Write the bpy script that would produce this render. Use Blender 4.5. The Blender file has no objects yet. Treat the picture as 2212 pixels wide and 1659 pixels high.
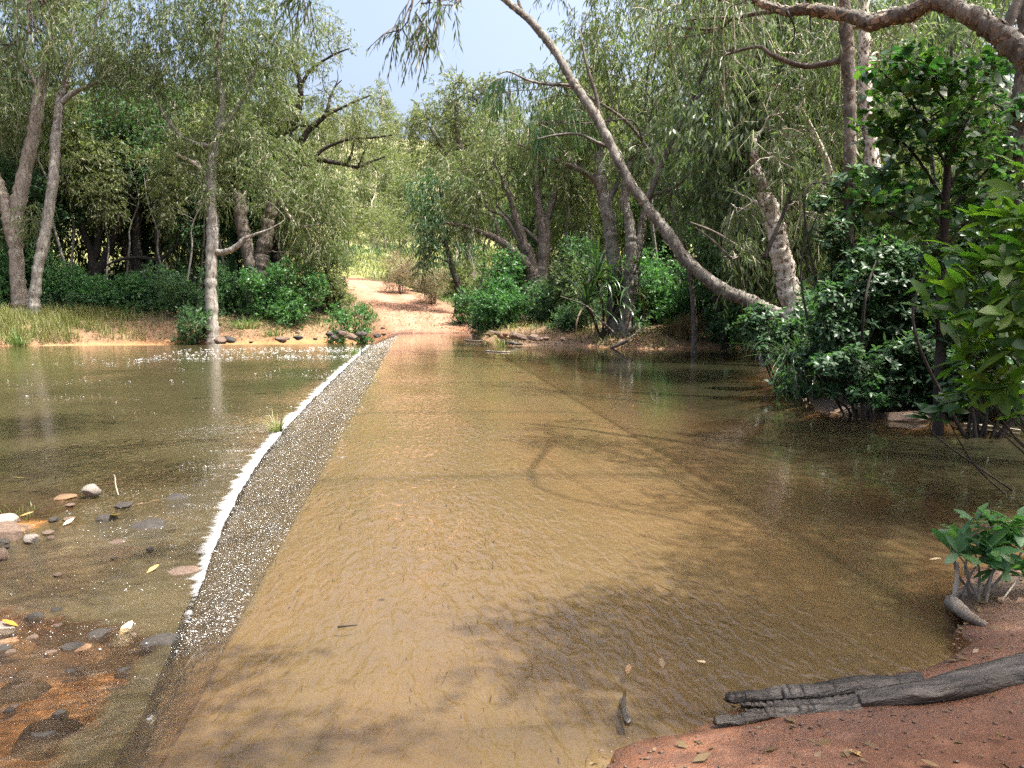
import bpy, math
import numpy as np
from mathutils import Vector, Matrix

rng = np.random.default_rng(11)
R = math.radians
scene = bpy.context.scene
COL = scene.collection

# ------------------------------------------------------------------ camera, sky, sun, exposure
CAM = np.array([0.0, 0.0, 1.75])
YAW, PITCH, FOC = R(7.1), R(6.05), 1661.0          # FOC for a 2212 wide picture
fwd = np.array([math.sin(YAW) * math.cos(PITCH), math.cos(YAW) * math.cos(PITCH), -math.sin(PITCH)])
rgt = np.array([math.cos(YAW), -math.sin(YAW), 0.0])
upv = np.cross(rgt, fwd)
cd = bpy.data.cameras.new('camera')
cam = bpy.data.objects.new('camera', cd)
COL.objects.link(cam)
cam.location = CAM
cam.matrix_world = Matrix(((rgt[0], upv[0], -fwd[0], CAM[0]), (rgt[1], upv[1], -fwd[1], CAM[1]), (rgt[2], upv[2], -fwd[2], CAM[2]), (0, 0, 0, 1)))
cd.sensor_width = 36.0
cd.lens = 36.0 * FOC / 2212.0
cd.clip_start, cd.clip_end = 0.05, 3000.0
scene.camera = cam

SUN_EL, SUN_AZ = R(66), math.atan2(0.86, -0.25)    # from the right, a little behind
SUN = np.array([math.sin(SUN_AZ) * math.cos(SUN_EL), math.cos(SUN_AZ) * math.cos(SUN_EL), math.sin(SUN_EL)])
world = bpy.data.worlds.new('World')
scene.world = world
world.use_nodes = True
wn = world.node_tree
sky = wn.nodes.new('ShaderNodeTexSky')
sky.sky_type = 'NISHITA'
sky.sun_disc = False
sky.sun_elevation = SUN_EL
sky.sun_rotation = SUN_AZ
sky.air_density, sky.dust_density, sky.ozone_density = 1.0, 10.0, 2.0
bg = wn.nodes['Background']
wn.links.new(sky.outputs['Color'], bg.inputs['Color'])
bg.inputs['Strength'].default_value = 0.15
sl = bpy.data.lights.new('sun', 'SUN')
sl.energy, sl.angle, sl.color = 4.8, R(0.53), (1.0, 0.955, 0.88)
so = bpy.data.objects.new('sun', sl)
COL.objects.link(so)
so.rotation_euler = Vector(-SUN).to_track_quat('-Z', 'Y').to_euler()
scene.view_settings.view_transform = 'Standard'
scene.view_settings.look = 'None'
scene.view_settings.gamma = 1.0
scene.view_settings.use_curve_mapping = False
scene.view_settings.exposure = 1.6
scene.cycles.max_bounces = 8
scene.cycles.transparent_max_bounces = 12
scene.cycles.caustics_reflective = False
scene.cycles.caustics_refractive = False
scene.cycles.sample_clamp_indirect = 4.0
try:
    scene.cycles.use_denoising = False
    scene.cycles.denoising_input_passes = 'RGB_ALBEDO_NORMAL'
    scene.cycles.denoising_prefilter = 'ACCURATE'
except Exception:
    pass

# ------------------------------------------------------------------ helpers
def ray(px, py):
    return fwd + (px - 1106.0) / FOC * rgt + (829.5 - py) / FOC * upv
def P(px, py, t):
    return CAM + t * ray(px, py)
def G(px, py, z=0.0):
    r = ray(px, py)
    return CAM + r * ((z - CAM[2]) / r[2])
def unit(v):
    v = np.asarray(v, float)
    return v / np.maximum(np.linalg.norm(v, axis=-1, keepdims=True), 1e-9)
def smooth(a, b, x):
    t = np.clip((np.asarray(x, float) - a) / (b - a), 0, 1)
    return t * t * (3 - 2 * t)
_ht = rng.random((256, 256))
def vnoise(x, y):
    x, y = np.asarray(x, float), np.asarray(y, float)
    xi, yi = np.floor(x).astype(int), np.floor(y).astype(int)
    fx, fy = x - xi, y - yi
    fx, fy = fx * fx * (3 - 2 * fx), fy * fy * (3 - 2 * fy)
    h = lambda i, j: _ht[i & 255, j & 255]
    a = h(xi, yi) * (1 - fx) + h(xi + 1, yi) * fx
    b = h(xi, yi + 1) * (1 - fx) + h(xi + 1, yi + 1) * fx
    return (a * (1 - fy) + b * fy) * 2 - 1
def fbm(x, y, o=4):
    s, a, f = 0.0, 0.5, 1.0
    for k in range(o):
        s = s + a * vnoise(x * f + 17.3 * k, y * f - 9.1 * k)
        a *= 0.5
        f *= 2.03
    return s

class MB:
    """collects vertices and faces, then links them as one mesh object"""
    def __init__(self):
        self.v, self.f, self.n, self.mi = [], [], 0, []
    def add(self, v, f, mi=0):
        v = np.asarray(v, float).reshape(-1, 3)
        fs = f if isinstance(f, list) else [f]
        for q in fs:
            q = np.asarray(q, int)
            self.f.append(q + self.n)
            self.mi.append(np.full(len(q), mi))
        self.v.append(v)
        self.n += len(v)
    def mesh(self, name, mats, origin=(0, 0, 0), smooth_=True):
        me = bpy.data.meshes.new(name)
        v = np.concatenate(self.v) - np.asarray(origin, float)
        cnt = np.concatenate([np.full(len(q), q.shape[1]) for q in self.f])
        loops = np.concatenate([q.ravel() for q in self.f])
        me.vertices.add(len(v))
        me.vertices.foreach_set('co', v.astype(np.float32).ravel())
        me.loops.add(len(loops))
        me.loops.foreach_set('vertex_index', loops.astype(np.int32))
        me.polygons.add(len(cnt))
        me.polygons.foreach_set('loop_start', (np.cumsum(cnt) - cnt).astype(np.int32))
        me.polygons.foreach_set('loop_total', cnt.astype(np.int32))
        for m in (mats if isinstance(mats, (list, tuple)) else [mats]):
            me.materials.append(m)
        if isinstance(mats, (list, tuple)) and len(mats) > 1:
            me.polygons.foreach_set('material_index', np.concatenate(self.mi).astype(np.int32))
        if smooth_:
            me.polygons.foreach_set('use_smooth', np.ones(len(cnt), bool))
        me.update(calc_edges=True)
        return me
    def build(self, name, mats, parent=None, smooth_=True, origin=None):
        if origin is None:
            origin = parent.location[:] if parent is not None and parent.parent is None else (0, 0, 0)
            if parent is not None and parent.parent is not None:
                origin = tuple(np.array(parent.location[:]) + np.array(parent.parent.location[:]))
        return link(name, self.mesh(name, mats, origin, smooth_), parent)

def link(name, me, parent=None, loc=None):
    o = bpy.data.objects.new(name, me)
    COL.objects.link(o)
    if parent is not None:
        o.parent = parent
    if loc is not None:
        o.location = loc
    return o
def tag(o, label=None, cat=None, group=None, kind=None):
    if label: o['label'] = label
    if cat: o['category'] = cat
    if group: o['group'] = group
    if kind: o['kind'] = kind
    return o
def thing(name, label, cat, loc, group=None):
    o = bpy.data.objects.new(name, None)
    o.empty_display_size = 0.2
    COL.objects.link(o)
    o.location = [float(c) for c in loc]
    return tag(o, label, cat, group)
def copy_tree(o, loc, rz=0.0, sc=1.0, label=None, group=None):
    r = o.copy()
    COL.objects.link(r)
    r.location = [float(c) for c in loc]
    r.rotation_euler = (0, 0, rz)
    r.scale = (sc, sc, sc) if not isinstance(sc, tuple) else sc
    if label: r['label'] = label
    if group: r['group'] = group
    for ch in list(o.children):
        c = ch.copy()
        COL.objects.link(c)
        c.parent = r
        for g in list(ch.children):
            d = g.copy()
            COL.objects.link(d)
            d.parent = c
    return r
def grid_faces(nu, nv):
    i = np.arange(nu * nv).reshape(nu, nv)
    return np.stack([i[:-1, :-1], i[1:, :-1], i[1:, 1:], i[:-1, 1:]], -1).reshape(-1, 4)
def set_attr(me, name, val):
    a = me.attributes.new(name, 'FLOAT', 'POINT')
    a.data.foreach_set('value', np.asarray(val, np.float32).ravel())
def set_col(me, name, rgb):
    a = me.attributes.new(name, 'FLOAT_COLOR', 'POINT')
    a.data.foreach_set('color', np.concatenate([rgb, np.ones((len(rgb), 1))], 1).astype(np.float32).ravel())

# ------------------------------------------------------------------ materials
class NT:
    def __init__(self, name):
        self.m = bpy.data.materials.new(name)
        self.m.use_nodes = True
        self.t = self.m.node_tree
        self.t.nodes.clear()
        self.out = self.t.nodes.new('ShaderNodeOutputMaterial')
    def n(self, kind, ins=None, **kw):
        x = self.t.nodes.new('ShaderNode' + kind)
        for k, v in kw.items():
            setattr(x, k, v)
        for k, v in (ins or {}).items():
            self.set(x, k, v)
        return x
    def set(self, x, k, v):
        s = x.inputs[k]
        if isinstance(v, bpy.types.NodeSocket):
            self.t.links.new(v, s)
        elif isinstance(v, bpy.types.Node):
            self.t.links.new(v.outputs[0], s)
        else:
            if isinstance(v, (tuple, list)) and len(v) == 3 and s.type == 'RGBA':
                v = (*v, 1)
            s.default_value = v
    def ramp(self, fac, stops, interp='LINEAR'):
        x = self.n('ValToRGB', {0: fac})
        x.color_ramp.interpolation = interp
        e = x.color_ramp.elements
        while len(e) > 1:
            e.remove(e[-1])
        for i, (p, c) in enumerate(stops):
            el = e[0] if i == 0 else e.new(p)
            el.position = p
            el.color = (*c, 1) if isinstance(c, tuple) else (c, c, c, 1)
        return x.outputs[0]
    def math(self, op, a, b=0.0, c=0.0):
        x = self.n('Math', {0: a, 1: b, 2: c}, operation=op)
        return x.outputs[0]
    def mix(self, fac, a, b):
        x = self.n('MixRGB', {0: fac, 1: a, 2: b})
        return x.outputs[0]
    def pos(self, scale=(1, 1, 1), rot=(0, 0, 0), obj=False):
        tc = self.n('TexCoord').outputs['Object'] if obj else self.n('NewGeometry').outputs['Position']
        return self.n('Mapping', {'Vector': tc, 'Scale': scale, 'Rotation': rot}).outputs[0]
    def noise(self, vec, scale, detail=4, rough=0.55, dist=0.0):
        return self.n('TexNoise', {'Vector': vec, 'Scale': scale, 'Detail': detail, 'Roughness': rough, 'Distortion': dist}).outputs[0]
    def done(self, sh):
        self.t.links.new(sh.outputs[0] if isinstance(sh, bpy.types.Node) else sh, self.out.inputs['Surface'])
        return self.m

def leaf_mat(name, cols, trans=0.35, spec=0.35, rough=0.42, tcol=(1.15, 1.35, 0.62)):
    t = NT(name)
    r = t.n('NewGeometry').outputs['Random Per Island']
    oi = t.n('ObjectInfo').outputs['Random']
    r2 = t.math('FRACT', t.math('ADD', r, oi))
    n = len(cols)
    c = t.ramp(r2, [(i / max(n - 1, 1), k) for i, k in enumerate(cols)])
    big = t.noise(t.pos((1, 1, 1)), 0.8, 2)
    c = t.mix(t.ramp(big, [(0.35, 0.0), (0.65, 0.35)]), c, tuple(cols[-1]))
    p = t.n('BsdfPrincipled', {'Base Color': c, 'Roughness': rough, 'Specular IOR Level': spec})
    tc = t.n('MixRGB', {0: 1.0, 1: c, 2: tcol}, blend_type='MULTIPLY').outputs[0]
    tr = t.n('BsdfTranslucent', {'Color': tc})
    return t.done(t.n('MixShader', {0: trans, 1: p, 2: tr}))

def bark_mat(name, pale, mid, dark, scale=1.0, peel=0.5, bump=0.6, zs=0.35):
    t = NT(name)
    v = t.pos((1, 1, zs), obj=True)
    a = t.noise(v, 7 * scale, 6, 0.7, 0.6)
    b = t.noise(t.pos((1, 1, zs * 0.6), obj=True), 22 * scale, 5, 0.7, 0.4)
    c3 = t.noise(t.pos((1, 1, 1), obj=True), 1.6, 3)
    c = t.ramp(a, [(0.30, dark), (0.43, mid), (0.62, pale)])
    c = t.mix(t.ramp(b, [(0.36, 0.75 * peel), (0.52, 0.0)]), c, dark)
    c = t.mix(t.ramp(c3, [(0.45, 0.0), (0.7, 0.6)]), c, mid)
    h = t.math('ADD', t.math('MULTIPLY', a, 1.2), t.math('MULTIPLY', b, 0.6))
    bp = t.n('Bump', {'Height': h, 'Strength': bump, 'Distance': 0.06})
    return t.done(t.n('BsdfPrincipled', {'Base Color': c, 'Roughness': 0.85, 'Specular IOR Level': 0.2, 'Normal': bp}))

M = {}
M['leaf_olive'] = leaf_mat('leaf_olive', [(0.075, 0.108, 0.042), (0.105, 0.142, 0.058), (0.145, 0.180, 0.085), (0.125, 0.155, 0.058)], trans=0.5)
M['leaf_grey'] = leaf_mat('leaf_grey', [(0.070, 0.106, 0.052), (0.105, 0.146, 0.075), (0.140, 0.175, 0.098)], trans=0.5)
M['leaf_gum'] = leaf_mat('leaf_gum', [(0.090, 0.130, 0.052), (0.125, 0.160, 0.066), (0.165, 0.182, 0.086), (0.18, 0.175, 0.10)], trans=0.5)
M['leaf_teal'] = leaf_mat('leaf_teal', [(0.042, 0.094, 0.046), (0.062, 0.128, 0.062), (0.092, 0.158, 0.082)], spec=0.3, rough=0.48, trans=0.5)
M['leaf_bright'] = leaf_mat('leaf_bright', [(0.042, 0.125, 0.044), (0.062, 0.160, 0.058), (0.085, 0.175, 0.056)], spec=0.45, trans=0.42)
M['leaf_big'] = leaf_mat('leaf_big', [(0.022, 0.078, 0.024), (0.036, 0.110, 0.032), (0.085, 0.160, 0.036), (0.045, 0.115, 0.032)], trans=0.45, spec=0.5, rough=0.3)
M['leaf_whorl'] = leaf_mat('leaf_whorl', [(0.020, 0.062, 0.028), (0.034, 0.092, 0.042), (0.062, 0.128, 0.062), (0.085, 0.150, 0.062)], trans=0.4, spec=0.4, rough=0.4)
M['leaf_paddle'] = leaf_mat('leaf_paddle', [(0.030, 0.095, 0.026), (0.048, 0.130, 0.034), (0.115, 0.200, 0.042), (0.060, 0.140, 0.034), (0.15, 0.22, 0.05)], trans=0.5, spec=0.3, rough=0.35, tcol=(1.3, 1.6, 0.4))
M['leaf_yellow'] = leaf_mat('leaf_yellow', [(0.45, 0.30, 0.09), (0.38, 0.24, 0.10)], trans=0.15)
M['leaf_pale'] = leaf_mat('leaf_pale', [(0.55, 0.46, 0.27), (0.5, 0.4, 0.24)], trans=0.1)
M['leaf_orange'] = leaf_mat('leaf_orange', [(0.5, 0.22, 0.03), (0.45, 0.2, 0.03)], trans=0.2)
M['leaf_rust'] = leaf_mat('leaf_rust', [(0.16, 0.10, 0.05), (0.2, 0.14, 0.08), (0.14, 0.11, 0.05)])
M['grass_dry'] = leaf_mat('grass_dry', [(0.20, 0.185, 0.075), (0.14, 0.16, 0.055), (0.27, 0.235, 0.115), (0.11, 0.14, 0.045)], trans=0.3, spec=0.2)
M['grass_green'] = leaf_mat('grass_green', [(0.055, 0.125, 0.035), (0.085, 0.155, 0.045), (0.13, 0.18, 0.06)], trans=0.3)
M['grass_hill'] = leaf_mat('grass_hill', [(0.16, 0.19, 0.075), (0.21, 0.22, 0.105), (0.13, 0.17, 0.065)], trans=0.3)
M['grass_straw'] = leaf_mat('grass_straw', [(0.24, 0.18, 0.13), (0.30, 0.24, 0.17), (0.2, 0.16, 0.1)], trans=0.2, spec=0.2)
M['blade'] = leaf_mat('blade', [(0.030, 0.075, 0.028), (0.045, 0.105, 0.036), (0.07, 0.125, 0.042)], trans=0.25, spec=0.55, rough=0.3)
M['blade_dead'] = leaf_mat('blade_dead', [(0.20, 0.15, 0.09), (0.14, 0.10, 0.06)], trans=0.15, spec=0.2)
M['bark_paper'] = bark_mat('bark_paper', (0.33, 0.312, 0.275), (0.165, 0.152, 0.13), (0.05, 0.042, 0.034), scale=0.8)
M['bark_white'] = bark_mat('bark_white', (0.70, 0.64, 0.56), (0.46, 0.40, 0.33), (0.2, 0.17, 0.14), peel=0.25)
M['bark_grey'] = bark_mat('bark_grey', (0.20, 0.17, 0.14), (0.095, 0.08, 0.066), (0.03, 0.026, 0.022))
M['bark_mid'] = bark_mat('bark_mid', (0.25, 0.232, 0.20), (0.105, 0.095, 0.08), (0.035, 0.03, 0.025), scale=0.9)
M['bark_dark'] = bark_mat('bark_dark', (0.06, 0.05, 0.04), (0.03, 0.025, 0.022), (0.012, 0.011, 0.01))
M['bark_tan'] = bark_mat('bark_tan', (0.31, 0.28, 0.235), (0.175, 0.147, 0.117), (0.06, 0.043, 0.033))
M['twig_pale'] = bark_mat('twig_pale', (0.42, 0.37, 0.29), (0.28, 0.24, 0.18), (0.12, 0.10, 0.08))

M['flake'] = leaf_mat('bark_flake', [(0.06, 0.048, 0.038), (0.22, 0.18, 0.145), (0.42, 0.37, 0.31), (0.26, 0.20, 0.15), (0.10, 0.08, 0.062)], trans=0.1, spec=0.1, rough=0.8, tcol=(1.2, 1.0, 0.8))

def rock_mat(name, a, b, wet=0.3):
    t = NT(name)
    n1 = t.noise(t.pos(obj=True), 6, 5, 0.65)
    n2 = t.noise(t.pos(obj=True), 40, 4, 0.7)
    c = t.mix(t.ramp(n1, [(0.35, 0.0), (0.65, 1.0)]), a, b)
    c = t.mix(t.ramp(n2, [(0.35, 0.5), (0.55, 0.0)]), c, tuple(x * 0.5 for x in a))
    bp = t.n('Bump', {'Height': t.math('ADD', n1, t.math('MULTIPLY', n2, 0.3)), 'Strength': 0.6, 'Distance': 0.03})
    return t.done(t.n('BsdfPrincipled', {'Base Color': c, 'Roughness': 0.8 - wet, 'Specular IOR Level': 0.25, 'Normal': bp}))
M['rock_dark'] = rock_mat('rock_dark', (0.028, 0.026, 0.023), (0.055, 0.045, 0.036), 0.22)
M['rock_grey'] = rock_mat('rock_grey', (0.19, 0.165, 0.14), (0.28, 0.245, 0.21), 0.15)
M['rock_bank'] = rock_mat('rock_bank', (0.085, 0.058, 0.044), (0.15, 0.105, 0.075), 0.1)
M['rock_tan'] = rock_mat('rock_tan', (0.15, 0.085, 0.045), (0.20, 0.12, 0.065), 0.15)

def ground_mat():
    t = NT('ground_soil')
    c = t.n('VertexColor', layer_name='soil').outputs[0]
    wet = t.n('Attribute', attribute_name='wet').outputs['Fac']
    p = t.pos()
    n1 = t.noise(p, 1.3, 6, 0.65)
    n2 = t.noise(p, 14, 6, 0.7)
    n3 = t.noise(p, 70, 4, 0.7)
    k = t.math('MULTIPLY', t.ramp(n1, [(0.25, 0.72), (0.75, 1.25)]), t.ramp(n2, [(0.3, 0.72), (0.7, 1.2)]))
    k = t.math('MULTIPLY', k, t.ramp(n3, [(0.3, 0.8), (0.7, 1.15)]))
    c = t.n('MixRGB', {0: 1.0, 1: c, 2: k}, blend_type='MULTIPLY').outputs[0]
    h = t.math('ADD', t.math('MULTIPLY', n2, 0.7), t.math('MULTIPLY', n3, 0.3))
    bp = t.n('Bump', {'Height': h, 'Strength': 0.7, 'Distance': 0.035})
    rgh = t.math('SUBTRACT', 0.95, t.math('MULTIPLY', wet, t.ramp(n2, [(0.35, 0.3), (0.65, 0.62)])))
    return t.done(t.n('BsdfPrincipled', {'Base Color': c, 'Roughness': rgh, 'Specular IOR Level': t.math('ADD', 0.15, t.math('MULTIPLY', wet, 0.4)), 'Normal': bp}))
M['ground'] = ground_mat()

def concrete_mat():
    t = NT('silted_concrete')
    p = t.pos()
    n1 = t.noise(t.pos((0.6, 1, 1)), 0.9, 4, 0.6)
    n2 = t.noise(p, 45, 5, 0.75)
    n4 = t.noise(p, 5, 5, 0.65)
    c = t.mix(t.ramp(n1, [(0.3, 0.0), (0.7, 1.0)]), (0.175, 0.113, 0.060), (0.145, 0.10, 0.058))
    big = t.noise(t.pos((0.9, 0.22, 1)), 1.1, 4, 0.6, 0.6)
    c = t.mix(t.ramp(big, [(0.42, 0.55), (0.58, 0.0)]), c, (0.105, 0.086, 0.052))
    c = t.mix(t.ramp(big, [(0.58, 0.0), (0.72, 0.6)]), c, (0.22, 0.15, 0.088))
    c = t.mix(t.ramp(n4, [(0.4, 0.3), (0.6, 0.0)]), c, (0.17, 0.13, 0.068))
    c = t.mix(t.ramp(n2, [(0.36, 0.6), (0.5, 0.0)]), c, (0.15, 0.12, 0.065))
    bp = t.n('Bump', {'Height': n2, 'Strength': 0.5, 'Distance': 0.01})
    return t.done(t.n('BsdfPrincipled', {'Base Color': c, 'Roughness': 0.8, 'Normal': bp}))
M['concrete'] = concrete_mat()
def apron_mat():
    t = NT('weathered_apron')
    p = t.pos()
    n2 = t.noise(p, 60, 5, 0.8)
    n1 = t.noise(t.pos((1, 0.4, 1)), 1.2, 4)
    y = t.n('SeparateXYZ', {0: t.n('NewGeometry').outputs['Position']}).outputs['Y']
    c = t.mix(t.ramp(n1, [(0.3, 0.0), (0.7, 1.0)]), (0.16, 0.138, 0.088), (0.23, 0.18, 0.095))
    c = t.mix(t.ramp(n2, [(0.42, 0.0), (0.62, 0.8)]), c, (0.30, 0.25, 0.16))
    c = t.mix(t.ramp(n2, [(0.32, 0.8), (0.44, 0.0)]), c, (0.03, 0.03, 0.022))
    lay = t.math('ADD', y, t.math('MULTIPLY', t.math('SUBTRACT', n1, 0.5), 3.0))
    c = t.mix(t.n('MapRange', {0: lay, 1: 3.3, 2: 5.0, 3: 0.92, 4: 0.0}).outputs[0], c, (0.19, 0.115, 0.058))
    bp = t.n('Bump', {'Height': n2, 'Strength': 1.0, 'Distance': 0.03})
    return t.done(t.n('BsdfPrincipled', {'Base Color': c, 'Roughness': 0.6, 'Normal': bp}))
M['apron'] = apron_mat()

def water_mat(name, deep, shallow, k, ripple, turb=None, rough=0.02):
    """murky water: fresnel gloss over a scattering body that clears where it is shallow"""
    t = NT(name)
    d = t.n('Attribute', attribute_name='depth').outputs['Fac']
    fl = t.n('Attribute', attribute_name='flow').outputs['Fac']
    T = t.math('POWER', 2.71828, t.math('MULTIPLY', d, -k))
    body = t.mix(t.math('POWER', 2.71828, t.math('MULTIPLY', d, -7.0)), deep, shallow)
    cl = t.noise(t.pos((0.5, 1, 1)), 0.8, 3, 0.5, 0.5)
    body = t.n('MixRGB', {0: 1.0, 1: body, 2: t.ramp(cl, [(0.3, 0.85), (0.7, 1.12)])}, blend_type='MULTIPLY').outputs[0]
    calm = t.noise(t.pos((0.35, 1.0, 1), (0, 0, R(8))), 5.0, 3, 0.5, 0.3)
    fine = t.noise(t.pos((1.0, 0.55, 1), (0, 0, R(35))), 15.0, 3, 0.55, 0.5)
    wav = t.noise(t.pos((1.0, 0.42, 1), (0, 0, R(-28))), 13.0, 2, 0.5, 0.9)
    rgh_n = t.noise(t.pos((0.8, 1.5, 1)), 11.0, 6, 0.72, 1.2)
    patch = t.ramp(t.noise(t.pos((0.7, 0.5, 1)), 0.55, 2), [(0.38, 0.35), (0.62, 1.0)])
    h = t.math('MULTIPLY', calm, 0.07)
    f1 = t.math('MINIMUM', fl, 1.0)
    f2 = t.math('MAXIMUM', t.math('SUBTRACT', fl, 1.0), 0.0)
    h = t.math('ADD', h, t.math('MULTIPLY', t.math('MULTIPLY', t.math('ADD', t.math('MULTIPLY', wav, 0.9), t.math('MULTIPLY', fine, 0.30)), patch), f1))
    h = t.math('ADD', h, t.math('MULTIPLY', rgh_n, t.math('MULTIPLY', f2, 1.2)))
    bp = t.n('Bump', {'Height': h, 'Strength': 1.0, 'Distance': ripple})
    fr = t.n('Fresnel', {'IOR': 1.33, 'Normal': bp})
    df = t.n('BsdfDiffuse', {'Color': body})
    tp = t.n('BsdfTransparent', {'Color': (0.94, 0.88, 0.74)})
    under = t.n('MixShader', {0: T, 1: df, 2: tp})
    gl = t.n('BsdfGlossy', {'Color': (1, 1, 1), 'Roughness': rough, 'Normal': bp})
    return t.done(t.n('MixShader', {0: fr, 1: under, 2: gl}))
M['water'] = water_mat('creek_water', (0.018, 0.019, 0.010), (0.080, 0.052, 0.029), 5.0, 0.042)
M['water_low'] = water_mat('tail_water', (0.050, 0.042, 0.021), (0.115, 0.060, 0.027), 3.2, 0.04)

def film_mat():
    t = NT('spill_film')
    y = t.n('Attribute', attribute_name='flow').outputs['Fac']
    a = t.noise(t.pos((1.0, 1.0, 1)), 24, 5, 0.75, 0.6)
    b = t.noise(t.pos((0.5, 1.6, 1), (0, 0, R(30))), 6, 4, 0.6, 0.4)
    h = t.math('ADD', a, t.math('MULTIPLY', b, 0.8))
    bp = t.n('Bump', {'Height': h, 'Strength': 1.0, 'Distance': 0.05})
    fr = t.n('Fresnel', {'IOR': 1.33, 'Normal': bp})
    gl = t.n('BsdfGlossy', {'Color': (1, 1, 1), 'Roughness': 0.08, 'Normal': bp})
    tp = t.n('BsdfTransparent', {'Color': (0.93, 0.88, 0.78)})
    return t.done(t.n('MixShader', {0: t.math('ADD', fr, 0.03), 1: tp, 2: gl}))
M['film'] = film_mat()
def foam_mat():
    t = NT('white_foam')
    n = t.noise(t.pos(), 45, 4)
    bp = t.n('Bump', {'Height': n, 'Strength': 0.8, 'Distance': 0.03})
    return t.done(t.n('BsdfPrincipled', {'Base Color': (0.80, 0.81, 0.80), 'Roughness': 0.5, 'Normal': bp, 'Subsurface Weight': 0.0}))
M['foam'] = foam_mat()
def froth_mat():
    t = NT('foam_sheet')
    d = t.n('Attribute', attribute_name='flow').outputs['Fac']
    a = t.noise(t.pos((0.45, 1.6, 1)), 7.0, 6, 0.75, 0.8)
    b = t.noise(t.pos((0.8, 1.3, 1)), 34.0, 5, 0.75, 0.5)
    c3 = t.noise(t.pos((0.5, 0.9, 1)), 2.6, 4, 0.6, 1.0)
    k = t.math('ADD', t.math('ADD', t.math('MULTIPLY', a, 0.42), t.math('MULTIPLY', b, 0.26)), t.math('MULTIPLY', c3, 0.36))
    lo = t.math('SUBTRACT', 0.90, t.math('MULTIPLY', d, 0.56))
    m = t.n('MapRange', {0: k, 1: lo, 2: t.math('ADD', lo, 0.26), 3: 0.0, 4: 0.96}).outputs[0]
    bp = t.n('Bump', {'Height': k, 'Strength': 1.0, 'Distance': 0.05})
    p = t.n('BsdfPrincipled', {'Base Color': (0.78, 0.79, 0.78), 'Roughness': 0.35, 'Normal': bp})
    return t.done(t.n('MixShader', {0: m, 1: t.n('BsdfTransparent'), 2: p}))
M['froth'] = froth_mat()
def log_mat():
    t = NT('wet_charred_log')
    a = t.noise(t.pos((0.25, 1, 1), (0, 0, R(-10))), 16, 6, 0.7, 0.5)
    b = t.noise(t.pos(), 2.2, 4)
    c = t.ramp(a, [(0.32, (0.006, 0.005, 0.004)), (0.5, (0.024, 0.019, 0.015)), (0.72, (0.075, 0.058, 0.043))])
    c = t.mix(t.ramp(b, [(0.5, 0.0), (0.75, 0.5)]), c, (0.075, 0.055, 0.035))
    bp = t.n('Bump', {'Height': a, 'Strength': 1.0, 'Distance': 0.03})
    return t.done(t.n('BsdfPrincipled', {'Base Color': c, 'Roughness': 0.42, 'Normal': bp}))
M['log'] = log_mat()

# ------------------------------------------------------------------ terrain
def zd(y):
    q = np.maximum(np.asarray(y, float) - 2.5, 0) / 6.0
    return -0.05 - 0.52 * (1 - np.exp(-q ** 1.3))
RX = -1.0                                   # crest of the spillway
RS = 0.36                                   # its fall
def s_foam(y):
    return (-zd(y) - 0.03) / RS
far_px = [(-900, 752, -.55), (-300, 746, -.55), (0, 746, -.55), (200, 741, -.55), (300, 739, -.55), (420, 738, -.55), (520, 737, -.55), (620, 735, -.55), (700, 731, -.5), (770, 727, -.3), (835, 721, -.05),
          (862, 718, 0), (940, 717.5, 0), (1010, 719, 0), (1050, 735, 0), (1110, 746, 0), (1200, 745, 0), (1300, 750, 0), (1400, 755, 0), (1500, 752, 0), (1600, 752, 0), (1680, 752, 0),
          (1705, 790, 0), (1735, 845, 0), (1762, 888, 0), (1880, 897, 0), (2000, 908, 0), (2120, 902, 0), (2300, 900, 0), (2900, 905, 0), (4200, 930, 0)]
FAR = np.array([G(a, b, c)[:2] for a, b, c in far_px])
FAR = np.concatenate([[[-90, FAR[0, 1] + 6]], FAR, [[90, 14], [900, 14], [900, 900], [-900, 900], [-900, FAR[0, 1]]]])
near_px = [(2900, 1080, 0), (2400, 1160, 0), (2200, 1205, 0), (2090, 1240, 0), (2035, 1290, 0), (2050, 1355, 0), (2035, 1415, 0), (1900, 1462, 0), (1720, 1500, 0), (1580, 1528, 0), (1545, 1575, 0), (1440, 1590, 0), (1310, 1606, 0), (1235, 1662, 0), (1150, 1780, 0)]
NEAR = np.array([G(a, b, c)[:2] for a, b, c in near_px])
NEAR = np.concatenate([NEAR, [[0.3, 1.3], [-1.5, 0.7], [-9, -1.5], [-90, -6], [-900, -6], [-900, -300], [900, -300], [900, 9], [60, 9]]])
def sdist(poly, x, y):
    """signed distance, positive inside"""
    x, y = np.asarray(x, float), np.asarray(y, float)
    best = np.full(x.shape, 1e9)
    ins = np.zeros(x.shape, bool)
    n = len(poly)
    for i in range(n):
        ax, ay = poly[i]
        bx, by = poly[(i + 1) % n]
        dx, dy = bx - ax, by - ay
        l2 = dx * dx + dy * dy + 1e-12
        u = np.clip(((x - ax) * dx + (y - ay) * dy) / l2, 0, 1)
        best = np.minimum(best, (x - ax - u * dx) ** 2 + (y - ay - u * dy) ** 2)
        if ay != by:
            c = ((ay > y) != (by > y)) & (x < (bx - ax) * (y - ay) / (by - ay) + ax)
            ins ^= c
    d = np.sqrt(best)
    return np.where(ins, d, -d)
ROAD = np.array([[1.0, 43.0, -0.06], [1.0, 45.0, 0.05], [0.3, 50.0, 1.05], [-1.6, 56.0, 2.25], [-4.0, 62.0, 3.35], [-8.0, 68.0, 4.0], [-16.0, 74.0, 4.6], [-30, 80, 5.5], [-60, 90, 8]])
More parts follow.
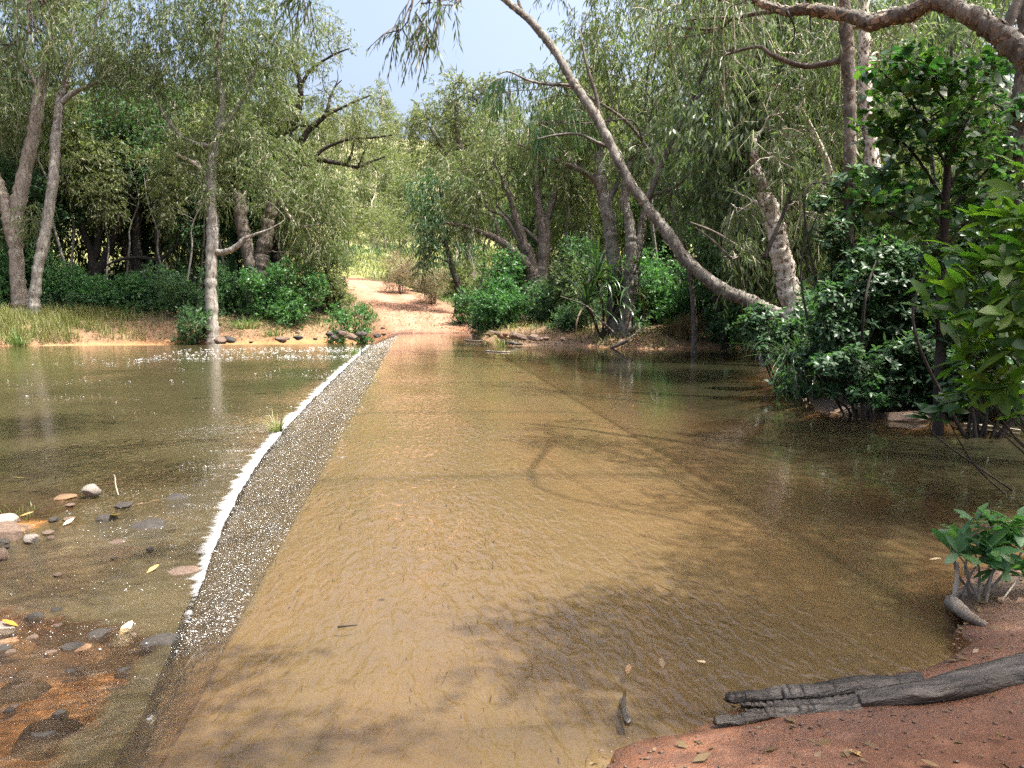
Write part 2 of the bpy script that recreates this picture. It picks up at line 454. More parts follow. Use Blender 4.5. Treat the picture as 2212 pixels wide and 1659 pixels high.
def road_dist(x, y):
    best = np.full(np.shape(x), 1e9)
    zz = np.zeros(np.shape(x))
    for i in range(len(ROAD) - 1):
        a, b = ROAD[i], ROAD[i + 1]
        d = b[:2] - a[:2]
        u = np.clip(((x - a[0]) * d[0] + (y - a[1]) * d[1]) / (d @ d), 0, 1)
        q = np.hypot(x - a[0] - u * d[0], y - a[1] - u * d[1])
        m = q < best
        best = np.where(m, q, best)
        zz = np.where(m, a[2] + u * (b[2] - a[2]), zz)
    return best, zz
def terrain(x, y):
    x, y = np.broadcast_arrays(np.asarray(x, float), np.asarray(y, float))
    df, dn = sdist(FAR, x, y), sdist(NEAR, x, y)
    rag = 0.10 * fbm(x * 3.1 + 5, y * 3.1, 4)
    df, dn = df + rag * smooth(24, 18, y), dn + rag * (y > 1.5)
    down = smooth(-0.6, -1.4, x)                         # 1 on the downstream side
    zw = np.where(down > 0.5, zd(y), 0.0)
    n1, n2 = fbm(x * 0.5, y * 0.5), fbm(x * 2.3 + 40, y * 2.3)
    # bed
    dist = -np.maximum(df, dn)
    shallow = down * smooth(13, 7, y)
    bed = zw - np.minimum(0.85, 0.22 * dist + 0.02)
    bed = np.where((x > 2.5) & (down < 0.5), np.maximum(bed, -0.085 - 0.05 * np.clip(x - 3.0, 0, 1.2) - 0.16 * np.maximum(x - 4.2, 0)), bed)
    bed_sh = zd(y) - 0.055 - 0.12 * smooth(8.0, 12, y) + 0.09 * n1 + 0.05 * n2 - 0.05 * smooth(0.4, 1.2, RX - x) * smooth(2.6, 1.0, RX - x)
    bar = np.exp(-(((x + 5.1) / 1.5) ** 2 + ((y - 7.25) / 0.75) ** 2))
    bar = np.maximum(bar, 0.8 * np.exp(-(((x + 4.2) / 0.7) ** 2 + ((y - 7.4) / 0.35) ** 2)))
    bed_sh = bed_sh + 0.24 * bar
    bed = bed * (1 - shallow) + bed_sh * shallow
    cz = smooth(3.0, 2.9, x) * smooth(RX - 0.45 - 2.1 * smooth(4.3, 5.8, y), RX - 0.3 - 1.6 * smooth(4.3, 5.8, y), x)
    low = np.minimum(bed, np.where((cz > 0.0) & (y > 0.9), np.minimum(-0.35, zd(y) * down - 0.45 * down), 9))
    bed = low
    pos = np.maximum(df, 0)
    slope = 0.05 + 0.11 * smooth(30, 45, y)
    land = np.minimum(zw, 0) * np.exp(-pos / 2.0) + 0.45 * (1 - np.exp(-pos / 1.1)) + slope * np.minimum(pos, 30) + 0.05 * np.minimum(pos, 45) * smooth(50, 75, y)
    land = land + np.minimum(pos * 0.2, 0.16) * (n1 + 0.5 * n2)
    hill = 0.33 * np.maximum(y - 92 - 0.0 * x, 0) * smooth(85, 135, y) - 0.33 * np.maximum(y - 205, 0) + 5 * fbm(x * 0.02, y * 0.02, 3) * smooth(95, 150, y)
    land = land + np.maximum(hill, 0)
    pn = np.maximum(dn, 0)
    landn = np.minimum(zw, 0) * np.exp(-pn) + 0.10 * (1 - np.exp(-pn / 0.5)) + 0.06 * np.minimum(pn, 12) + np.minimum(pn * 0.15, 0.03) * (n1 + n2)
    h = np.where(df > 0, land, np.where(dn > 0, landn, bed))
    rd, rz = road_dist(x, y)
    w = smooth(4.3, 2.2, rd) * smooth(42.5, 44.5, y)
    return h * (1 - w) + (rz + 0.03 * n2) * w
def ground_z(x, y):
    return float(terrain(np.array([x]), np.array([y]))[0])

def axis(parts):
    out = []
    for a, b, n in parts:
        out.append(np.linspace(a, b, n, endpoint=False))
    return np.concatenate(out + [[parts[-1][1]]])
gx = axis([(-700, -120, 14), (-120, -40, 24), (-40, -9, 62), (-9, -3, 60), (-3, 6, 60), (6, 14, 40), (14, 45, 50), (45, 130, 24), (130, 700, 14)])
gy = axis([(-120, -5, 12), (-5, 1.5, 14), (1.5, 9, 95), (9, 20, 60), (20, 36, 40), (36, 50, 70), (50, 95, 70), (95, 260, 50), (260, 900, 12)])
X, Y = np.meshgrid(gx, gy, indexing='ij')
Z = terrain(X, Y)
mb = MB()
mb.add(np.stack([X, Y, Z], -1), grid_faces(len(gx), len(gy)))
gme = mb.mesh('ground', M['ground'])
xf, yf, zf = X.ravel(), Y.ravel(), Z.ravel()
df, dn = sdist(FAR, xf, yf), sdist(NEAR, xf, yf)
rd, _ = road_dist(xf, yf)
nn = fbm(xf * 0.35, yf * 0.35)
def lerp3(a, b, w):
    return a * (1 - w[:, None]) + np.array(b) * w[:, None]
c = np.tile([0.25, 0.13, 0.058], (len(xf), 1))                       # silt on the bed
c = lerp3(c, (0.36, 0.175, 0.070), smooth(-0.9, -1.4, xf) * smooth(9, 6, yf))
c = lerp3(c, (0.035, 0.030, 0.023), smooth(0.02, 0.22, fbm(xf * 0.9 + 11, yf * 2.0, 4)) * smooth(-0.9, -1.4, xf) * smooth(13, 9, yf) * 0.9)
c = lerp3(c, (0.165, 0.11, 0.062), smooth(1.5, 2.5, xf) * smooth(7.0, 4.0, xf) * (df < 0))
c = lerp3(c, (0.20, 0.125, 0.075), smooth(-0.3, 0.5, df))              # red-brown far bank
c = lerp3(c, (0.17, 0.125, 0.075), smooth(1.0, 3.5, df + nn))         # leaf litter in the woods
c = lerp3(c, (0.20, 0.205, 0.075), smooth(58, 70, yf + 6 * nn) * (df > 0))
c = lerp3(c, (0.22, 0.215, 0.115), smooth(95, 130, yf + 20 * nn) * (df > 0))
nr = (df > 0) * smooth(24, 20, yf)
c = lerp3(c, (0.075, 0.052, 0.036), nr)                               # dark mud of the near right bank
c = lerp3(c, (0.115, 0.048, 0.023), smooth(-0.15, 0.05, dn))           # red mud under the viewer
c = lerp3(c, (0.10, 0.062, 0.04), smooth(-0.1, 0.15, dn) * smooth(3.4, 4.1, yf + 0.5 * nn))
c = lerp3(c, (0.27, 0.150, 0.098), smooth(3.0, 2.0, rd + 0.8 * nn) * smooth(43, 45, yf))
track = np.maximum(np.exp(-((rd - 0.9) / 0.28) ** 2), 0) * smooth(44, 46, yf) * smooth(4, 2, rd)
c = lerp3(c, (0.36, 0.225, 0.155), track * 0.6)
dmp = smooth(4.5, 3.0, rd) * np.exp(-((yf - 45.2) / 1.1) ** 2)
c = lerp3(c, (0.25, 0.12, 0.065), dmp * 0.8)
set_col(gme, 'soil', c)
set_attr(gme, 'wet', np.clip(np.maximum(smooth(0.8, 0.0, np.abs(np.maximum(df, dn))), smooth(0.1, -0.1, np.maximum(df, dn))) + 0.45 * smooth(0, 0.1, dn), 0, 1) * smooth(48, 44, yf))
tag(link('ground', gme), kind='structure')

# ------------------------------------------------------------------ causeway slabs
cw = bpy.data.objects.new('causeway', None)
COL.objects.link(cw)
cw.location = (1, 3.1, -0.06)
tag(cw, 'submerged concrete causeway slabs crossing the creek', kind='structure')
ys = [1.1, 3.1] + [7.9 + 4.8 * k for k in range(8)]
for a, b in zip(ys[:-1], ys[1:]):
    a2, b2 = a + 0.014, b - 0.014
    n = max(2, int((b2 - a2) / 0.4))
    yy = np.linspace(a2, b2, n)
    prof = np.array([(3.05, -0.6), (3.05, -0.115), (2.4, -0.075), (1.0, -0.052), (-0.8, -0.045), (-1.0, -0.055), (-1.2, -0.10), (-2.0, -0.05 - RS), (-2.75, -0.055 - RS * 1.75), (-2.75, -1.1)])
    V = np.stack([np.repeat(prof[None, :, 0], n, 0), np.repeat(yy[:, None], len(prof), 1), np.repeat(prof[None, :, 1], n, 0)], -1)
    V[:, 4:7, 0] += 0.05 * fbm(V[:, 4:7, 1] * 2.2, 0 * V[:, 4:7, 1] + 3.7)
    V[:, :, 0] += 0.02 * vnoise(V[:, :, 1] * 1.5, V[:, :, 0]) * (V[:, :, 0] > 2.9)
    m = MB()
    f = grid_faces(n, len(prof))
    seg = f[:, 0] % len(prof)
    m.add(V, f[seg < 5], 0)
    m.add(np.zeros((0, 3)), f[seg >= 5] - m.n, 1)
    m.v = [V.reshape(-1, 3)]
    last = (n - 1) * len(prof)
    m.f.append(np.array([list(range(len(prof)))]))
    m.f.append(np.array([list(range(last + len(prof) - 1, last - 1, -1))]))
    m.mi += [np.zeros(1), np.zeros(1)]
    m.build('concrete_slab', [M['concrete'], M['apron']], cw, smooth_=False)

# ------------------------------------------------------------------ water
def slab_top(x, y):
    on = (x < 3.0) & (x > RX - 0.05) & (y > 1.1) & (y < 41.5)
    return np.where(on, -0.055, -9)
wx = axis([(RX, 3.5, 46), (3.5, 12, 34), (12, 40, 40), (40, 90, 10)])
wy = axis([(-2, 1.5, 6), (1.5, 8, 70), (8, 20, 60), (20, 48, 70)])
X, Y = np.meshgrid(wx, wy, indexing='ij')
Z = -0.012 * smooth(RX + 0.5, RX, X)
mb = MB()
mb.add(np.stack([X, Y, Z], -1), grid_faces(len(wx), len(wy)))
wme = mb.mesh('water', M['water'])
dep = np.maximum(Z - np.maximum(terrain(X, Y), slab_top(X, Y)), 0)
set_attr(wme, 'depth', dep)
set_attr(wme, 'flow', 0.05 + 0.75 * smooth(4.2, 1.5, X) * smooth(26, 6, Y) + 0.25 * smooth(RX + 0.7, RX, X))
tag(link('water', wme), kind='structure')
# downstream pool
wy2 = axis([(-2, 1.5, 6), (1.5, 12, 100), (12, 44, 90)])
u = np.concatenate([np.linspace(0, 1, 50, endpoint=False) ** 1.3 * 5.0, np.linspace(5, 40, 40), np.linspace(44, 110, 8)])
U, Y = np.meshgrid(u, wy2, indexing='ij')
X = (RX - s_foam(Y) + 0.10) - U
Z = zd(Y) + 0.018 * fbm(X * 1.7, Y * 1.7) * smooth(14, 8, Y)
mb = MB()
mb.add(np.stack([X, Y, Z], -1), grid_faces(len(u), len(wy2))[:, ::-1])
wme = mb.mesh('water', M['water_low'])
set_attr(wme, 'depth', np.maximum(Z - terrain(X, Y), 0))
set_attr(wme, 'flow', 0.25 + 0.9 * smooth(2.4, 0.0, U) * smooth(24, 11, Y) + 0.9 * smooth(8.5, 6.0, Y) * smooth(5, 2.0, U) + 0.35 * smooth(9, 6, Y) + 0.35 * smooth(1.2, 0, U))
tag(link('water', wme), kind='structure')
# the thin sheet running down the apron
v = np.linspace(0, 1, 14)
wy3 = axis([(4.0, 8, 50), (8, 20, 70), (20, 44.5, 60)])
V_, Y = np.meshgrid(v, wy3, indexing='ij')
S = V_ * (s_foam(Y) + 0.16)
Z = -0.012 - RS * S * smooth(-0.05, 0.3, S) + 0.010 * vnoise(S * 9, Y * 5) * smooth(0, 0.2, S) * smooth(20, 8, Y)
mb = MB()
mb.add(np.stack([RX - S, Y, Z], -1), grid_faces(len(v), len(wy3))[:, ::-1])
wme = mb.mesh('spill_water', M['film'])
set_attr(wme, 'flow', np.ones(Y.size))
tag(link('spill_water', wme), kind='structure')
V_, Y = np.meshgrid(v, np.linspace(1.2, 4.0, 40), indexing='ij')
S = V_ * (s_foam(Y) + 0.16)
mb = MB()
mb.add(np.stack([RX - S, Y, -0.012 - RS * S * smooth(-0.05, 0.3, S)], -1), grid_faces(len(v), 40)[:, ::-1])
wme = mb.mesh('spill_water', M['water_low'])
set_attr(wme, 'flow', np.full(Y.size, 1.2))
set_attr(wme, 'depth', np.full(Y.size, 0.05))
tag(link('spill_water', wme), kind='structure')
# ------------------------------------------------------------------ tree tools
def catmull(p, per=6):
    p = np.asarray(p, float)
    if len(p) < 3:
        u = np.linspace(0, 1, per + 1)[:, None]
        return p[0] * (1 - u) + p[-1] * u
    q = np.concatenate([[2 * p[0] - p[1]], p, [2 * p[-1] - p[-2]]])
    out = []
    u = np.linspace(0, 1, per, endpoint=False)[:, None]
    for i in range(1, len(q) - 2):
        a, b, c_, d = q[i - 1], q[i], q[i + 1], q[i + 2]
        out.append(0.5 * (2 * b + (c_ - a) * u + (2 * a - 5 * b + 4 * c_ - d) * u ** 2 + (3 * b - a - 3 * c_ + d) * u ** 3))
    return np.concatenate(out + [p[-1:]])
def tube(m, pts, rad, sides=8, rough=0.0, cap=True, mi=0, rg=rng):
    pts, rad = np.asarray(pts, float), np.asarray(rad, float)
    n = len(pts)
    tan = unit(np.gradient(pts, axis=0))
    ref = np.array([0.31, 0.87, 0.13])
    a = unit(ref - (tan @ ref)[:, None] * tan)
    b = np.cross(tan, a)
    th = np.linspace(0, 2 * np.pi, sides, endpoint=False)
    r = rad[:, None] * (1 + rough * rg.standard_normal((n, sides)))
    v = pts[:, None] + r[..., None] * (np.cos(th)[None, :, None] * a[:, None] + np.sin(th)[None, :, None] * b[:, None])
    i = np.arange(n * sides).reshape(n, sides)
    j = np.roll(i, -1, 1)
    f = [np.stack([i[:-1], j[:-1], j[1:], i[1:]], -1).reshape(-1, 4)]
    v = v.reshape(-1, 3)
    if cap:
        f.append(i[-1][None, :])
        f.append(i[0][::-1][None, :])
    m.add(v, f, mi)
def line3(p, w, t, base_ground=False, jit=0.0):
    """pixel trace -> 3-D polyline and radii at distance t"""
    tt = np.full(len(p), float(t)) if np.isscalar(t) else np.linspace(t[0], t[1], len(p))
    pts = np.array([P(a, b, q) for (a, b), q in zip(p, tt)])
    ww = np.interp(np.linspace(0, 1, len(p)), np.linspace(0, 1, len(w)), w)
    return pts, ww * tt / FOC / 2

def flakes(m, q, rr, n, size, rg=rng):
    """curls of papery bark standing a little off the stem"""
    k = rg.integers(1, len(q) - 1, n)
    u = rg.random((n, 1))
    tan = unit(q[k] - q[k - 1])
    c = q[k - 1] * (1 - u) + q[k] * u
    nrm = unit(np.cross(tan, rand_dirs(n, rg)))
    b = np.cross(tan, nrm)
    s = size * (0.4 + 0.9 * rg.random((n, 1)))
    p = c + nrm * rr[k][:, None] * 0.985
    w = s * (0.25 + 0.5 * rg.random((n, 1)))
    a = unit(tan + 0.5 * b * rg.standard_normal((n, 1)))
    lift = nrm * s * (0.06 + 0.4 * rg.random((n, 1)) ** 2)
    v = np.stack([p - a * s * .5 - b * w * .5, p - a * s * .5 + b * w * .5, p + a * s * .5 + b * w * .45 + lift, p + a * s * .5 - b * w * .45 + lift], 1)
    m.add(v, np.arange(4 * n).reshape(n, 4))
def rand_dirs(n, rg=rng):
    return unit(rg.standard_normal((n, 3)))
def strands(m, c, r, n, L=0.26, W=0.05, droop=0.8, per=9, tw=0.7, clumps=None, rg=rng, tmb=None, sig=0.34):
    """leafy twigs filling an uneven ellipsoid: thin leaves hung along drooping twigs"""
    c, r = np.asarray(c, float), np.broadcast_to(np.asarray(r, float), (3,))
    nt = max(1, int(n / per))
    K = clumps or max(3, min(26, int(nt / 22) + 3))
    cc = rand_dirs(K, rg) * (rg.random((K, 1)) ** 0.42) * 0.9
    wts = rg.random(K) ** 1.2 + 0.15
    k = rg.choice(K, nt, p=wts / wts.sum())
    p = cc[k] + rg.standard_normal((nt, 3)) * sig * (0.6 + 0.6 * rg.random((K, 1)))[k]
    q = np.linalg.norm(p, axis=1, keepdims=True)
    p = p / np.maximum(1, q / 1.08)
    p0 = c + p * r
    d0 = unit(0.7 * p + 0.8 * rand_dirs(nt, rg) + np.array([0, 0, 0.25 - 0.5 * droop]))
    tl = tw * (0.55 + 0.8 * rg.random(nt))
    s = (np.arange(per) + 0.6) / per
    sl_ = s[None, :] * tl[:, None]
    pos = p0[:, None] + d0[:, None] * sl_[..., None]
    pos[..., 2] -= droop * 0.9 * sl_ ** 2
    tg = d0[:, None] + 0 * pos
    tg = tg.copy()
    tg[..., 2] -= droop * 1.8 * sl_
    pos, tg = pos.reshape(-1, 3), unit(tg.reshape(-1, 3))
    N = len(pos)
    d = unit(0.55 * tg + 0.75 * rand_dirs(N, rg) + np.array([0, 0, -1.1 * droop]))
    side = unit(np.cross(d, rand_dirs(N, rg)))
    ll = L * (0.65 + 0.7 * rg.random((N, 1)))
    ww = W * (0.7 + 0.6 * rg.random((N, 1))) / 2
    mid = pos + d * ll * 0.45
    v = np.stack([pos, mid + side * ww, pos + d * ll, mid - side * ww], 1)
    m.add(v, np.arange(4 * N).reshape(N, 4))
    if tmb is not None:
        sel = rg.random(nt) < 0.6
        a = p0[sel]
        b = a + d0[sel] * tl[sel, None] * 0.5 - np.array([0, 0, 1]) * (droop * 0.22 * tl[sel, None] ** 2)
        e = a + d0[sel] * tl[sel, None] - np.array([0, 0, 1]) * (droop * 0.9 * tl[sel, None] ** 2)
        sd = unit(np.cross(d0[sel], rand_dirs(len(a), rg))) * 0.012
        vv = np.stack([a - sd, a + sd, b + sd * .8, b - sd * .8, e + sd * .4, e - sd * .4], 1).reshape(-1, 3)
        o = np.arange(len(a))[:, None] * 6
        tmb.add(vv, np.concatenate([o + [0, 1, 2, 3], o + [3, 2, 4, 5]]))
    return p0

def limb_to(m, trunks, target, r_max=0.12, sides=6, rg=rng, sub=3, spread=1.0, rmin=0.012):
    """a branch from the best place of a trunk to a clump of foliage, and a few forks in it"""
    best = None
    for pts, rad in trunks:
        dz = target[2] - pts[:, 2]
        h = np.linalg.norm(pts[:, :2] - target[:2], axis=1)
        cost = np.hypot(h, dz) + 2.0 * np.maximum(0.15 * h - dz, 0)
        i = int(np.argmin(cost))
        if best is None or cost[i] < best[0]:
            best = (cost[i], pts[i], rad[i])
    _, a, ra = best
    D = np.linalg.norm(target - a)
    r0 = min(ra * 0.62, r_max, 0.018 + 0.022 * D)
    n = 5
    u = np.linspace(0, 1, n)[:, None]
    p = a + (target - a) * u
    p[1:-1] += rg.standard_normal((n - 2, 3)) * 0.07 * D
    p[1:-1, 2] += 0.06 * D
    q = catmull(p, 4)
    tube(m, q, np.linspace(r0, max(r0 * 0.35, rmin), len(q)), sides, 0.05, rg=rg)
    for k in range(sub):
        j = int(len(q) * (0.45 + 0.5 * rg.random()))
        j = min(j, len(q) - 1)
        e = target + rand_dirs(1, rg)[0] * spread * (0.5 + 0.5 * rg.random())
        mid = (q[j] + e) / 2 + rg.standard_normal(3) * 0.12 * spread + np.array([0, 0, 0.1 * spread])
        s = catmull([q[j], mid, e], 3)
        tube(m, s, np.linspace(r0 * 0.4, rmin * 0.7, len(s)), 4, 0.0, cap=False, rg=rg)

def tree(name, label, cat, t, trunks, blobs, leaf='leaf_olive', bark='bark_paper', group=None, L=0.26, W=0.05, droop=0.8,
         cover=1.5, per=9, tw=0.7, r_max=0.12, limbs=(), rough=0.06, base=True, sides=10, branches=True, sub=3, limb_bark=None, zs=1.0, twigs=True, rc=None, seed=None):
    """trunks/limbs: (pixel polyline, widths[, t]); blobs: (px, py, r[, dt[, aspect]])"""
    rg = np.random.default_rng(seed if seed is not None else abs(hash(label)) % 1 + len(label) * 131 + int(trunks[0][0][0][0]))
    tr = []
    for i, q in enumerate(trunks):
        pts, rad = line3(q[0], q[1], q[2] if len(q) > 2 else t)
        if i == 0 and base:
            gz = ground_z(pts[0, 0], pts[0, 1])
            if pts[0, 2] > gz - 0.1:
                nb = np.array([pts[0, 0], pts[0, 1], gz - 0.25])
                pts = np.concatenate([[nb], pts])
                rad = np.concatenate([[rad[0] * 1.25], rad])
        qq = catmull(pts, 14)
        rr = np.interp(np.linspace(0, 1, len(qq)), np.linspace(0, 1, len(rad)), rad)
        wob = np.stack([fbm(np.arange(len(qq)) * 0.16 + 7 * i + k * 31, np.full(len(qq), len(label) * 1.7), 3) for k in range(3)], 1)
        qq = qq + wob * rr[:, None] * 0.38 * np.linspace(0.2, 1, len(qq))[:, None]
        tr.append((qq, rr * (1 + 0.05 * rg.standard_normal(len(qq)) + 0.16 * fbm(np.arange(len(qq)) * 0.35 + i * 9, np.full(len(qq), t * 3.1)))))
    o = tr[0][0][0].copy()
    o[2] = max(o[2], ground_z(o[0], o[1])) if base else o[2]
    root = thing(name, label, cat, o, group)
    m = MB()
    tube(m, tr[0][0], tr[0][1], sides, rough, rg=rg)
    m.build('trunk', M[bark], root)
    fm = MB()
    if bark in ('bark_mid', 'bark_paper', 'bark_tan', 'bark_white', 'bark_grey'):
        for qq, rr in tr:
            ln = np.linalg.norm(np.diff(qq, axis=0), axis=1).sum()
            flakes(fm, qq, rr, int(min(800, 20 * ln * 6.28 * rr.mean() / 0.05)), min(0.10, 0.03 + rr.mean() * 0.35), rg)
        fm.build('peeling_bark', M['flake'], root, smooth_=False)['kind'] = 'stuff'
    for qq, rr in tr[1:]:
        m = MB()
        tube(m, qq, rr, max(6, sides - 2), rough, rg=rg)
        m.build('limb', M[limb_bark or bark], root)
    for q in limbs:
        pts, rad = line3(q[0], q[1], q[2] if len(q) > 2 else t)
        qq = catmull(pts, 6)
        rr = np.interp(np.linspace(0, 1, len(qq)), np.linspace(0, 1, len(rad)), rad)
        m = MB()
        tube(m, qq, rr, 7, rough, rg=rg)
        m.build('limb', M[q[3] if len(q) > 3 else (limb_bark or bark)], root)
        tr.append((qq, rr))
    cm, bm, tm = MB(), MB(), MB()
    for b in blobs:
        tt = t + (b[3] if len(b) > 3 else 0.0)
        asp = b[4] if len(b) > 4 else 1.0
        c = P(b[0], b[1], tt)
        r = b[2] / FOC * tt
        n = int(0.85 * cover * np.pi * r * r * asp / (L * W * 0.28))
        strands(cm, c, (r, r * 0.9, r * asp), n, L, W, droop, per, tw, rg=rg, tmb=tm if twigs else None)
        if branches:
            limb_to(bm, tr, c, r_max, 6, rg, sub, r * 0.8)
    if cm.n: cm.build('crown', M[leaf], root, smooth_=False)
    if bm.n: bm.build('branches', M[limb_bark or bark], root)
    if tm.n: tm.build('twigs', M['twig_pale'], root, smooth_=False)
    for ch in root.children:
        if ch.name.split('.')[0] in ('crown', 'branches', 'twigs'):
            ch['kind'] = 'stuff'
    return root

# ------------------------------------------------------------------ far left bank trees
tree('paperbark_tree', 'leaning paperbark with tan flaking bark and a low fork left of the slim pale one', 'tree', 47,
     [([(42, 640), (34, 530), (44, 430), (72, 290), (93, 160), (112, 60), (124, -20), (140, -140)], [32, 30, 29, 26, 22, 18, 15, 11]),
      ([(34, 525), (14, 450), (-12, 380), (-40, 300)], [34, 28, 24, 18])],
     [(150, -60, 110), (60, -40, 100), (10, 90, 70), (20, 250, 55), (-30, 160, 90), (75, 470, 32, -1)], bark='bark_tan', droop=0.9,
     limbs=[([(75, 290), (88, 215), (60, 150), (10, 110)], [16, 13, 9, 5]), ([(112, 60), (140, 20), (190, -20)], [14, 11, 7])])
tree('paperbark_tree', 'slim pale bent paperbark at the grassy edge beside the forked tan one', 'tree', 45.5,
     [([(74, 675), (80, 600), (98, 500), (115, 390), (122, 290), (128, 225), (145, 180)], [26, 23, 22, 21, 19, 17, 12])],
     [(215, 110, 85), (150, 60, 75), (250, 190, 55, 1), (120, 130, 40)], bark='bark_paper', droop=0.9,
     limbs=[([(128, 225), (160, 200), (205, 180), (240, 160)], [14, 11, 8, 5]), ([(140, 185), (150, 120), (160, 50)], [13, 10, 6])])
tree('broadleaf_tree', 'dark multi-stemmed tree with blackish forked stems behind the leafy left bank', 'tree', 52,
     [([(207, 625), (203, 580), (196, 540), (172, 480), (158, 420), (150, 330)], [30, 24, 16, 12, 10, 7]),
      ([(207, 600), (225, 560), (250, 500), (268, 440), (280, 360), (290, 280)], [20, 18, 16, 14, 12, 8]),
      ([(205, 560), (216, 490), (208, 430), (200, 370)], [16, 12, 9, 6])],
     [(160, 330, 70), (230, 300, 75), (190, 400, 55), (280, 390, 60), (130, 420, 50), (290, 270, 60)], leaf='leaf_teal', bark='bark_dark', L=0.22, W=0.10, droop=0.3, tw=0.5, cover=1.3)
tree('broadleaf_tree', 'single straight black trunk under teal foliage left of the pale waterside paperbark', 'tree', 53,
     [([(298, 600), (296, 500), (298, 400), (304, 350), (318, 280)], [20, 18, 16, 13, 8])],
     [(330, 250, 75), (350, 330, 60), (290, 330, 50), (370, 410, 50), (260, 240, 60)], leaf='leaf_teal', bark='bark_dark', L=0.22, W=0.10, droop=0.3, tw=0.5, cover=1.3,
     limbs=[([(300, 400), (330, 440), (370, 470)], [9, 7, 4])])
tree('broadleaf_tree', 'thin dark grey tree leaning left beside the straight black trunk', 'tree', 55,
     [([(282, 590), (270, 520), (258, 470), (240, 400), (235, 330)], [16, 14, 12, 9, 6])],
     [(230, 350, 60), (270, 450, 45), (190, 250, 70)], leaf='leaf_teal', bark='bark_grey', L=0.22, W=0.1, droop=0.3, tw=0.5, cover=1.2)
tree('broadleaf_tree', 'thin dark sapling with a long low sideways limb over the left bank bushes', 'tree', 51,
     [([(343, 600), (342, 540), (338, 470), (328, 400), (322, 340)], [15, 12, 10, 8, 5])],
     [(330, 340, 50), (400, 500, 45), (380, 440, 45)], leaf='leaf_teal', bark='bark_dark', L=0.22, W=0.1, droop=0.3, tw=0.5, cover=1.1,
     limbs=[([(342, 562), (300, 556), (262, 560), (228, 574)], [9, 8, 7, 4]), ([(343, 565), (380, 530), (410, 490), (425, 470)], [9, 7, 5, 4])])
tree('paperbark_tree', 'upright flaky paperbark trunk with a pale elbow limb standing at the water edge', 'tree', 44.6,
     [([(462, 745), (458, 690), (455, 600), (459, 500), (456, 400), (466, 310), (480, 220), (470, 120), (490, 0)], [30, 26, 24, 24, 22, 18, 14, 11, 7])],
     [(420, 120, 95), (330, 60, 90), (490, 60, 90), (560, 150, 85), (480, 240, 75), (390, 240, 80), (300, 150, 70), (430, 350, 60), (540, 300, 70), (600, 50, 80), (510, -60, 110), (350, -60, 110), (560, 390, 50), (470, 420, 45)],
     bark='bark_paper', droop=0.8, cover=1.0, tw=0.6,
     limbs=[([(460, 545), (490, 543), (512, 532), (528, 516), (552, 506), (580, 496), (606, 482)], [14, 13, 12, 9, 6, 4, 2]),
            ([(457, 392), (425, 355), (400, 342), (382, 332)], [9, 8, 7, 5], 44.6, 'bark_white'), ([(464, 320), (400, 300), (360, 255), (330, 200)], [11, 9, 7, 4]), ([(470, 290), (520, 220), (560, 130)], [11, 8, 5])])
tree('paperbark_tree', 'twin-trunked paperbark with a broken white stub rising behind bright green bushes', 'tree', 50,
     [([(556, 640), (552, 600), (540, 560), (526, 500), (518, 440), (514, 424)], [44, 36, 30, 28, 26, 22]),
      ([(556, 620), (566, 560), (574, 510), (584, 460), (596, 410)], [34, 32, 30, 26, 22])],
     [(650, 450, 75), (700, 420, 60), (620, 370, 60), (700, 510, 55), (660, 540, 40)], bark='bark_grey', droop=0.95, cover=1.35,
     limbs=[([(516, 440), (526, 424), (530, 412)], [14, 10, 5], 50, 'bark_white'), ([(518, 436), (510, 420), (508, 408)], [12, 9, 4], 50, 'bark_white'), ([(596, 415), (640, 484), (690, 485)], [9, 7, 4], 50, 'bark_white')])
tree('gum_tree', 'open-crowned gum with black twisting limbs and bare dead twigs against the sky', 'tree', 53,
     [([(600, 610), (598, 520), (600, 440), (608, 380), (614, 345), (619, 299), (630, 270), (641, 252), (648, 215), (648, 180), (636, 140), (620, 100)], [26, 24, 22, 20, 18, 18, 16, 15, 13, 11, 8, 5]),
      ([(606, 392), (655, 299), (684, 266), (700, 252), (708, 235), (714, 209), (722, 190), (738, 173)], [15, 14, 12, 10, 8, 6, 4, 2]),
      ([(600, 430), (640, 370), (684, 346), (715, 350), (749, 356), (774, 361), (800, 350), (832, 338)], [13, 12, 11, 10, 8, 7, 5, 3])],
     [(640, 90, 55, 0, 1), (690, 60, 42), (730, 100, 38), (680, 140, 48), (610, 150, 55), (590, 220, 60), (560, 300, 55), (720, 240, 40), (770, 240, 48), (800, 290, 45), (840, 300, 28), (760, 310, 40), (700, 200, 35), (740, 400, 40, 2), (690, 290, 30), (640, 310, 40), (600, 260, 45), (690, 390, 40, 1), (780, 340, 30)],
     leaf='leaf_gum', bark='bark_dark', L=0.2, W=0.06, droop=0.5, cover=0.62, tw=0.6, sub=4,
     limbs=[([(648, 190), (672, 150), (720, 119), (756, 104)], [9, 7, 5, 3]), ([(706, 248), (740, 232), (775, 216), (800, 206)], [7, 6, 5, 3]),
            ([(684, 335), (700, 322), (722, 311), (760, 300), (800, 298), (858, 290)], [9, 8, 7, 6, 5, 3]), ([(628, 285), (650, 272), (690, 276)], [6, 5, 3]),
            ([(714, 209), (700, 190), (696, 165)], [3, 2, 1.5]), ([(722, 190), (730, 170), (728, 150)], [3, 2, 1]), ([(749, 356), (760, 330), (766, 300), (772, 270)], [6, 5, 4, 2]), ([(774, 361), (786, 330), (800, 310)], [5, 4, 2])])

